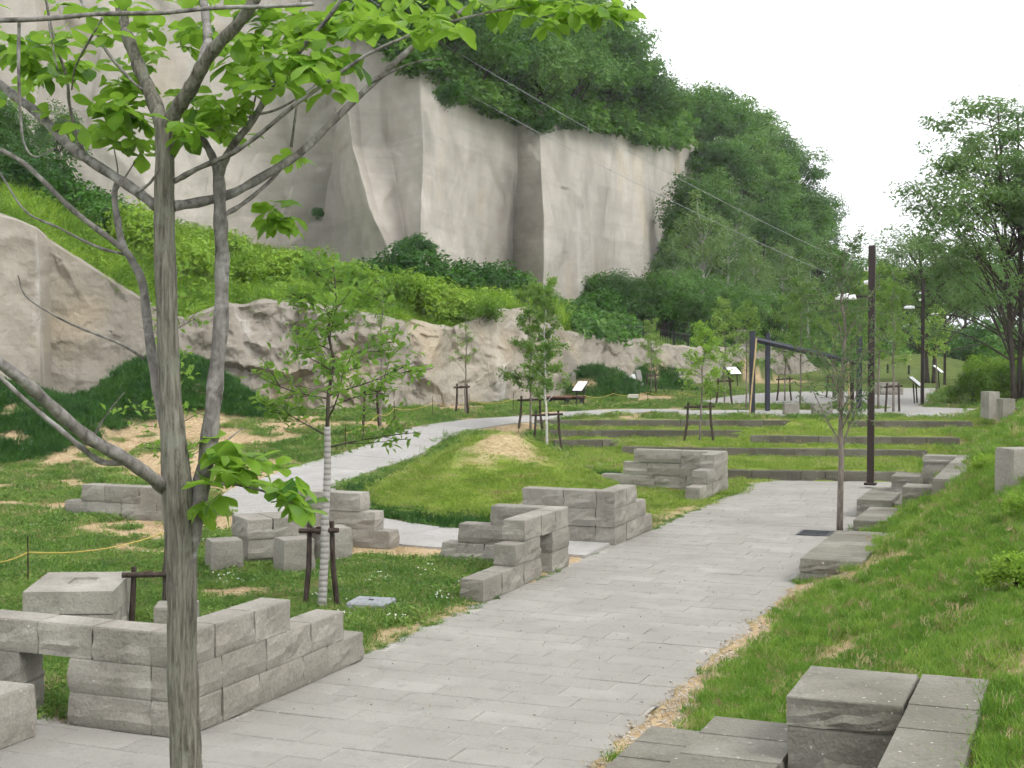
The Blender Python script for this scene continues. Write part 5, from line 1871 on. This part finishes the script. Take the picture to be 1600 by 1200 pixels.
def undergrowth():
    rr = np.random.default_rng(9)
    pts, sc = [], []
    for _ in range(7000):
        px = rr.uniform(-420, 900); t = rr.random() ** 1.4 * .99 + .008
        q = scrub_pt(px, t)
        n = float(fbm2(np.array(q[0]), np.array(q[1]), .25, 3, 4.0))
        if px > 530 and t > .75: continue
        if n < .36: continue
        q[2] += 0.5 * (float(fbm(np.array(q) * 0.35, 3)) - 0.5) - .05
        pts.append(q); sc.append((.7 + 1.1 * n * rr.random() + .25) * (.45 + .55 * min(1, t / .12)))
    for _ in range(1500):
        px = rr.uniform(-120, 880)
        if float(vnoise(np.array([px * .021, 3.0, 1.0]))) < .38: continue
        q = scrub_pt(px, rr.uniform(-.012, .02)); q[2] += rr.uniform(-.15, .1)
        pts.append(q); sc.append(.25 + .45 * rr.random())
    ky = [leaf_clump('herb', 70, .34, .55, .13, rr, M['leaf_bush']) for _ in range(3)] + [clump('herb', 60, .3, .3, .8, .012, rr, M['leaf_bush'], .35) for _ in range(2)]
    scatter('undergrowth', np.array(pts), ky, sc, 'bright yellow-green weeds covering the slope above the outcrop', 'undergrowth', seed=41)
    pts, sc = [], []
    for _ in range(2600):
        px = rr.uniform(880, 1500); t = rr.random() * 1.0 - .12
        q = slope_pt(max(px, 985), t) if px > 985 else scrub_pt(px, rr.random() * 1.0)
        pts.append(q); sc.append(1.0 + rr.random() * (1.6 if px > 985 else .6))
    kg = [leaf_clump('fern', 60, .5, .6, .2, rr, M['leaf_shrub']) for _ in range(2)] + [leaf_clump('fern', 60, .5, .6, .2, rr, M['leaf_mid']) for _ in range(2)]
    scatter('forest_floor_growth', np.array(pts), kg, sc, 'green growth on the floor of the wooded slope', 'undergrowth', seed=43)
    # hanging growth along the cliff rim
    pts, sc = [], []
    for _ in range(1900):
        px = rr.uniform(520, 1060)
        bk = rr.random() ** 2 * 9 - .3
        q = np.array(on_rim(px, max(bk, 0))) + [rr.normal(0, .3), min(bk, 0), .45 + rr.uniform(-.4, .2)]
        pts.append(q); sc.append(.9 + rr.random() * (.9 + .35 * max(bk, 0)))
    scatter('rim_growth', np.array(pts), [leaf_clump('sprig', 60, .5, .5, .2, rr, M['leaf_forest']) for _ in range(3)], sc, 'dark leafy growth hanging along the cliff rim', 'undergrowth', seed=45)


undergrowth()

# ================================================================== THE LARGE TREE IN FRONT
TY = 6.6


def big_tree():
    r = np.random.default_rng(404)
    base = D(296, 1200, TY)
    gz = float(H(base[0], TY))
    root = put('magnolia_tree', 'large multi-stemmed tree with bright broad leaves, nearest the camera on the left', 'tree', (base[0], TY, gz))
    org = np.array([base[0], TY, gz])
    sc = TY / F_PX

    def limb(pts, r0, r1, y0=0.0, y1=0.0, mat='bark_limb', name='branch', sides=10, n=None):
        """pts: photo pixels; y0..y1 depth offsets along the limb; radii in photo pixels"""
        m = len(pts)
        ys = np.linspace(y0, y1, m)
        q = np.array([D(x, y, TY + d) for (x, y), d in zip(pts, ys)])
        q = spline(q, n or max(8, m * 5)) - org
        rad = np.linspace(r0, r1, len(q)) * sc
        rad = rad * (1 + 0.07 * np.sin(np.arange(len(q)) * 1.3 + r0) + r.normal(0, .02, len(q)))
        o_ = MB().tube(q, rad, sides, wob=.10, seed=r0).build(name, M[mat], root, True)
        return q

    # trunk down to the ground
    tp = [(258, 188), (257, 300), (258, 400), (265, 600), (272, 700), (280, 800), (284, 900), (284, 1000), (288, 1120), (292, 1220)]
    q = np.array([D(x, y, TY) for x, y in tp] + [[base[0] + .01, TY, gz + .15], [base[0] + .01, TY, gz - .2]])[::-1]
    rr_ = np.array([40, 33, 26, 24.5, 23, 24, 26, 21, 17, 16.5, 15.5, 14.5]) * sc
    qs = spline(np.concatenate([q, rr_[:, None]], 1), 80)
    MB().tube(qs[:, :3] - org, qs[:, 3], 26, wob=.07, seed=3).build('trunk', M['bark_big'], root, True)
    # second stem
    limb([(283, 915), (294, 858), (304, 810), (314, 765), (325, 700), (337, 600), (345, 500), (347, 400), (344, 330), (341, 268)], 16, 9.5, -.02, .10, 'bark_limb', 'stem', 14)
    limb([(342, 275), (330, 240), (312, 212), (300, 196)], 7, 5, .10, .2)
    limb([(343, 275), (352, 248), (368, 222), (395, 188), (425, 138), (470, 78), (515, 25), (545, -20)], 7, 2.5, .10, -.35)
    # crown forks
    limb([(256, 205), (243, 165), (228, 130), (212, 90), (196, 45), (182, -20)], 12.5, 9, 0, .35, 'bark_big', 'stem', 14)
    limb([(260, 200), (280, 165), (300, 135), (318, 100), (345, 65), (378, 30), (410, -20)], 12.5, 8, 0, -.35, 'bark_big', 'stem', 14)
    limb([(312, 108), (324, 70), (322, 30), (314, -20)], 9, 6, -.1, .2)
    # left limbs
    limb([(262, 768), (232, 742), (190, 714), (140, 685), (92, 645), (42, 600), (0, 568), (-60, 528)], 11, 7.5, 0, -.9)
    limb([(196, 722), (160, 722), (128, 700), (95, 672), (50, 635), (0, 590), (-40, 560)], 5, 3, -.25, -.5)
    limb([(262, 680), (250, 635), (241, 580), (230, 500), (222, 440), (205, 405), (191, 380), (183, 340), (179, 300), (186, 278)], 9, 4.5, .05, .35)
    limb([(196, 392), (165, 368), (110, 325), (70, 285), (30, 250), (-20, 225)], 5, 3.5, .25, .1)
    limb([(196, 398), (150, 385), (90, 355), (40, 330), (0, 270)], 2.6, 1.6, .25, .5)
    limb([(243, 322), (218, 302), (182, 278), (130, 244), (100, 220), (60, 178), (20, 148), (-30, 105)], 8.5, 7.5, 0, .8)
    limb([(134, 246), (118, 205), (108, 160), (104, 120), (84, 60), (70, -10)], 3.2, 2, .5, .2)
    limb([(215, 300), (235, 285), (250, 262)], 3, 1.6, .05, -.1)
    # right limbs
    limb([(272, 322), (320, 314), (370, 299), (430, 264), (470, 238), (520, 190), (580, 132), (640, 78), (700, 32), (780, -15), (860, -25)], 8.5, 3.4, 0, .9)
    limb([(352, 335), (380, 318), (420, 285), (452, 250), (490, 220)], 4, 2.2, .08, .5)
    limb([(273, 283), (312, 262), (360, 241), (400, 214), (456, 168), (520, 122), (575, 85), (640, 55)], 4.5, 2, 0, -.6)
    limb([(276, 226), (330, 205), (390, 182), (430, 172), (470, 150), (520, 110)], 3.2, 1.6, 0, .5)
    limb([(455, 230), (464, 160), (468, 90), (470, -10)], 2.4, 1.8, .3, .1)
    limb([(388, 200), (402, 140), (412, 100)], 1.8, 1, 0, -.1)
    # thin twigs across the top
    limb([(-30, 32), (60, 30), (150, 22), (250, 20), (340, 12), (420, 10), (490, 6)], 3.6, 3, -.5, -.3)
    limb([(30, 32), (29, 100), (32, 180), (38, 225), (55, 245), (85, 232)], 2.8, .8, -.45, -.3)
    limb([(122, -10), (150, 50), (170, 85), (205, 125), (222, 140)], 3, 2, .2, 0)
    limb([(75, 25), (80, 60), (90, 110)], 1.8, 1.2, .2, .1)
    limb([(160, 28), (120, 100), (112, 140)], 2, 1.2, -.4, .3)
    limb([(226, 560), (190, 538), (125, 512), (80, 490), (40, 462), (28, 430)], 2.8, .7, .05, -.3)
    limb([(142, 690), (165, 650), (195, 612)], 1.8, .5, -.3, -.4)
    limb([(332, 757), (365, 757), (400, 764), (440, 778), (468, 792)], 2.4, 1.4, 0, -.3)
    limb([(335, 700), (352, 690), (380, 668)], 1.6, .9, 0, .2)
    limb([(181, 305), (184, 268), (178, 232)], 1.6, .9, .35, .3)
    limb([(183, 296), (205, 262), (222, 235)], 1.6, .9, .3, .3)
    limb([(700, 35), (760, 20), (830, 8), (900, -5), (960, -8)], 2.6, 1.2, .6, .3)
    limb([(580, 130), (640, 100), (690, 92)], 1.8, .9, .3, .1)

    # leaves: broad, egg-shaped, in whorls
    def leaf_mesh(k):
        rk = np.random.default_rng(600 + k)
        n = 6
        t = np.linspace(0, 1, n)
        wd = np.array([.03, .20, .36, .46, .40, .02]) * (0.9 + .2 * rk.random())
        bend = -.16 * t ** 2 * (0.6 + rk.random())
        mid = np.stack([t, 0 * t, bend], -1)
        cup = .16 * wd
        l = np.stack([t, wd * .62, bend + cup + .02 * np.sin(t * 9 + k)], -1); q = np.stack([t, -wd * .62, bend + cup + .02 * np.cos(t * 8 + k)], -1)
        v = np.concatenate([mid, l, q])
        f = [[i, i + 1, n + i + 1, n + i] for i in range(n - 1)] + [[i + 1, i, 2 * n + i, 2 * n + i + 1] for i in range(n - 1)]
        me = np_mesh('leaf', v, np.array(f), True)
        me.materials.append(M['leaf_mag'])
        return v, np.array(f), me
    LM = [leaf_mesh(k) for k in range(4)]
    # whorl centres in photo pixels: (x, y, spread, whorls, depth)
    W = [(50, 90, 60, 6, .5), (20, 60, 40, 3, .3), (110, 55, 55, 5, .2), (40, 120, 40, 3, .8), (85, 112, 30, 3, .4), (180, 165, 42, 6, .1), (205, 190, 38, 5, .15), (160, 205, 30, 4, .2), (195, 130, 30, 4, .25), (225, 215, 30, 4, .3),
         (150, 15, 40, 4, -.2), (230, 40, 40, 4, .3), (240, 90, 30, 3, .5), (300, 170, 28, 4, .2), (335, 170, 34, 5, -.1), (350, 195, 28, 4, .1), (300, 200, 26, 3, -.2), (320, 60, 45, 5, .4), (370, 95, 50, 6, .2), (415, 75, 50, 6, .1), (450, 40, 50, 6, .2),
         (405, 125, 40, 5, -.1), (450, 110, 40, 5, -.3), (490, 70, 40, 5, -.2), (520, 110, 32, 4, -.3), (500, 25, 45, 5, 0), (550, 30, 40, 5, .1), (590, 50, 30, 3, -.3), (620, 15, 38, 4, .5), (680, 25, 36, 4, .6), (700, 52, 26, 3, .3), (660, 55, 26, 2, .5),
         (290, 20, 50, 4, .5), (400, 10, 50, 4, .3), (790, 5, 26, 3, .6), (830, 12, 30, 4, .5), (870, 16, 30, 4, .4), (915, 10, 28, 4, .35), (950, 14, 20, 3, .3), (745, 0, 20, 2, .6),
         (420, 335, 18, 3, .1), (432, 348, 14, 2, .1), (350, 705, 26, 3, -.1), (372, 735, 30, 4, -.15), (405, 745, 28, 4, -.2), (440, 765, 26, 4, -.3), (462, 785, 20, 3, -.3), (335, 690, 18, 2, .1), (320, 790, 14, 2, 0), (350, 770, 22, 2, -.1),
         (460, 245, 12, 2, .4), (5, 30, 30, 2, .2), (175, 95, 30, 2, .35), (100, 170, 28, 2, .4), (120, 100, 35, 3, .5)]
    leaves = []
    for (x, y, spd, nw, dz) in W:
        for _ in range(int(nw * 1.4)):
            wx, wy = x + r.normal(0, spd * .55), y + r.normal(0, spd * .42)
            c = D(wx, wy, TY + dz + r.normal(0, .12)) - org
            nl = int(r.integers(4, 8))
            a0 = r.uniform(0, 6.28)
            tl = r.normal(0, .35, 2)
            for k in range(nl):
                az = a0 + k * 6.283 / nl + r.normal(0, .25)
                el = r.normal(-.25, .30)
                roll = r.normal(0, .35)
                s_ = r.uniform(.07, .145)
                leaves.append((c + r.normal(0, .01, 3), (roll + tl[0] * .5, -el + tl[1] * .5, az), s_))
    r.shuffle(leaves)
    rest = MB()
    for i, (c, e, s_) in enumerate(sorted(leaves, key=lambda q_: -q_[2])):
        v, f, me = LM[i % 4]
        if i < 300:
            o_ = obj('leaf', me, None, root, tuple(c), e)
            o_.scale = (s_, s_, s_)
        else:
            Mx = np.array(Euler(e).to_matrix())
            rest.add((v * s_) @ Mx.T + c, f)
    o_ = obj('foliage', rest.mesh('foliage', True), M['leaf_mag'], root)
    tag(o_, kind='stuff')


big_tree()


# ------------------------------------------------------------------ thin summer haze over the valley
def haze():
    mb = MB().box((0, 1200, 27), (5600, 5600, 62))
    t = NT('haze')
    t.t.nodes.remove(t.p)
    vol = t.n('VolumePrincipled', {'Color': (0.93, 0.96, 1.0, 1), 'Density': 0.00045, 'Anisotropy': 0.2})
    t.t.links.new(vol.outputs[0], t.out.inputs['Volume'])
    o_ = obj('haze', mb.mesh('haze'), t.m)
    tag(o_, 'thin pale haze lying over the whole valley', 'haze', kind='stuff')


haze()
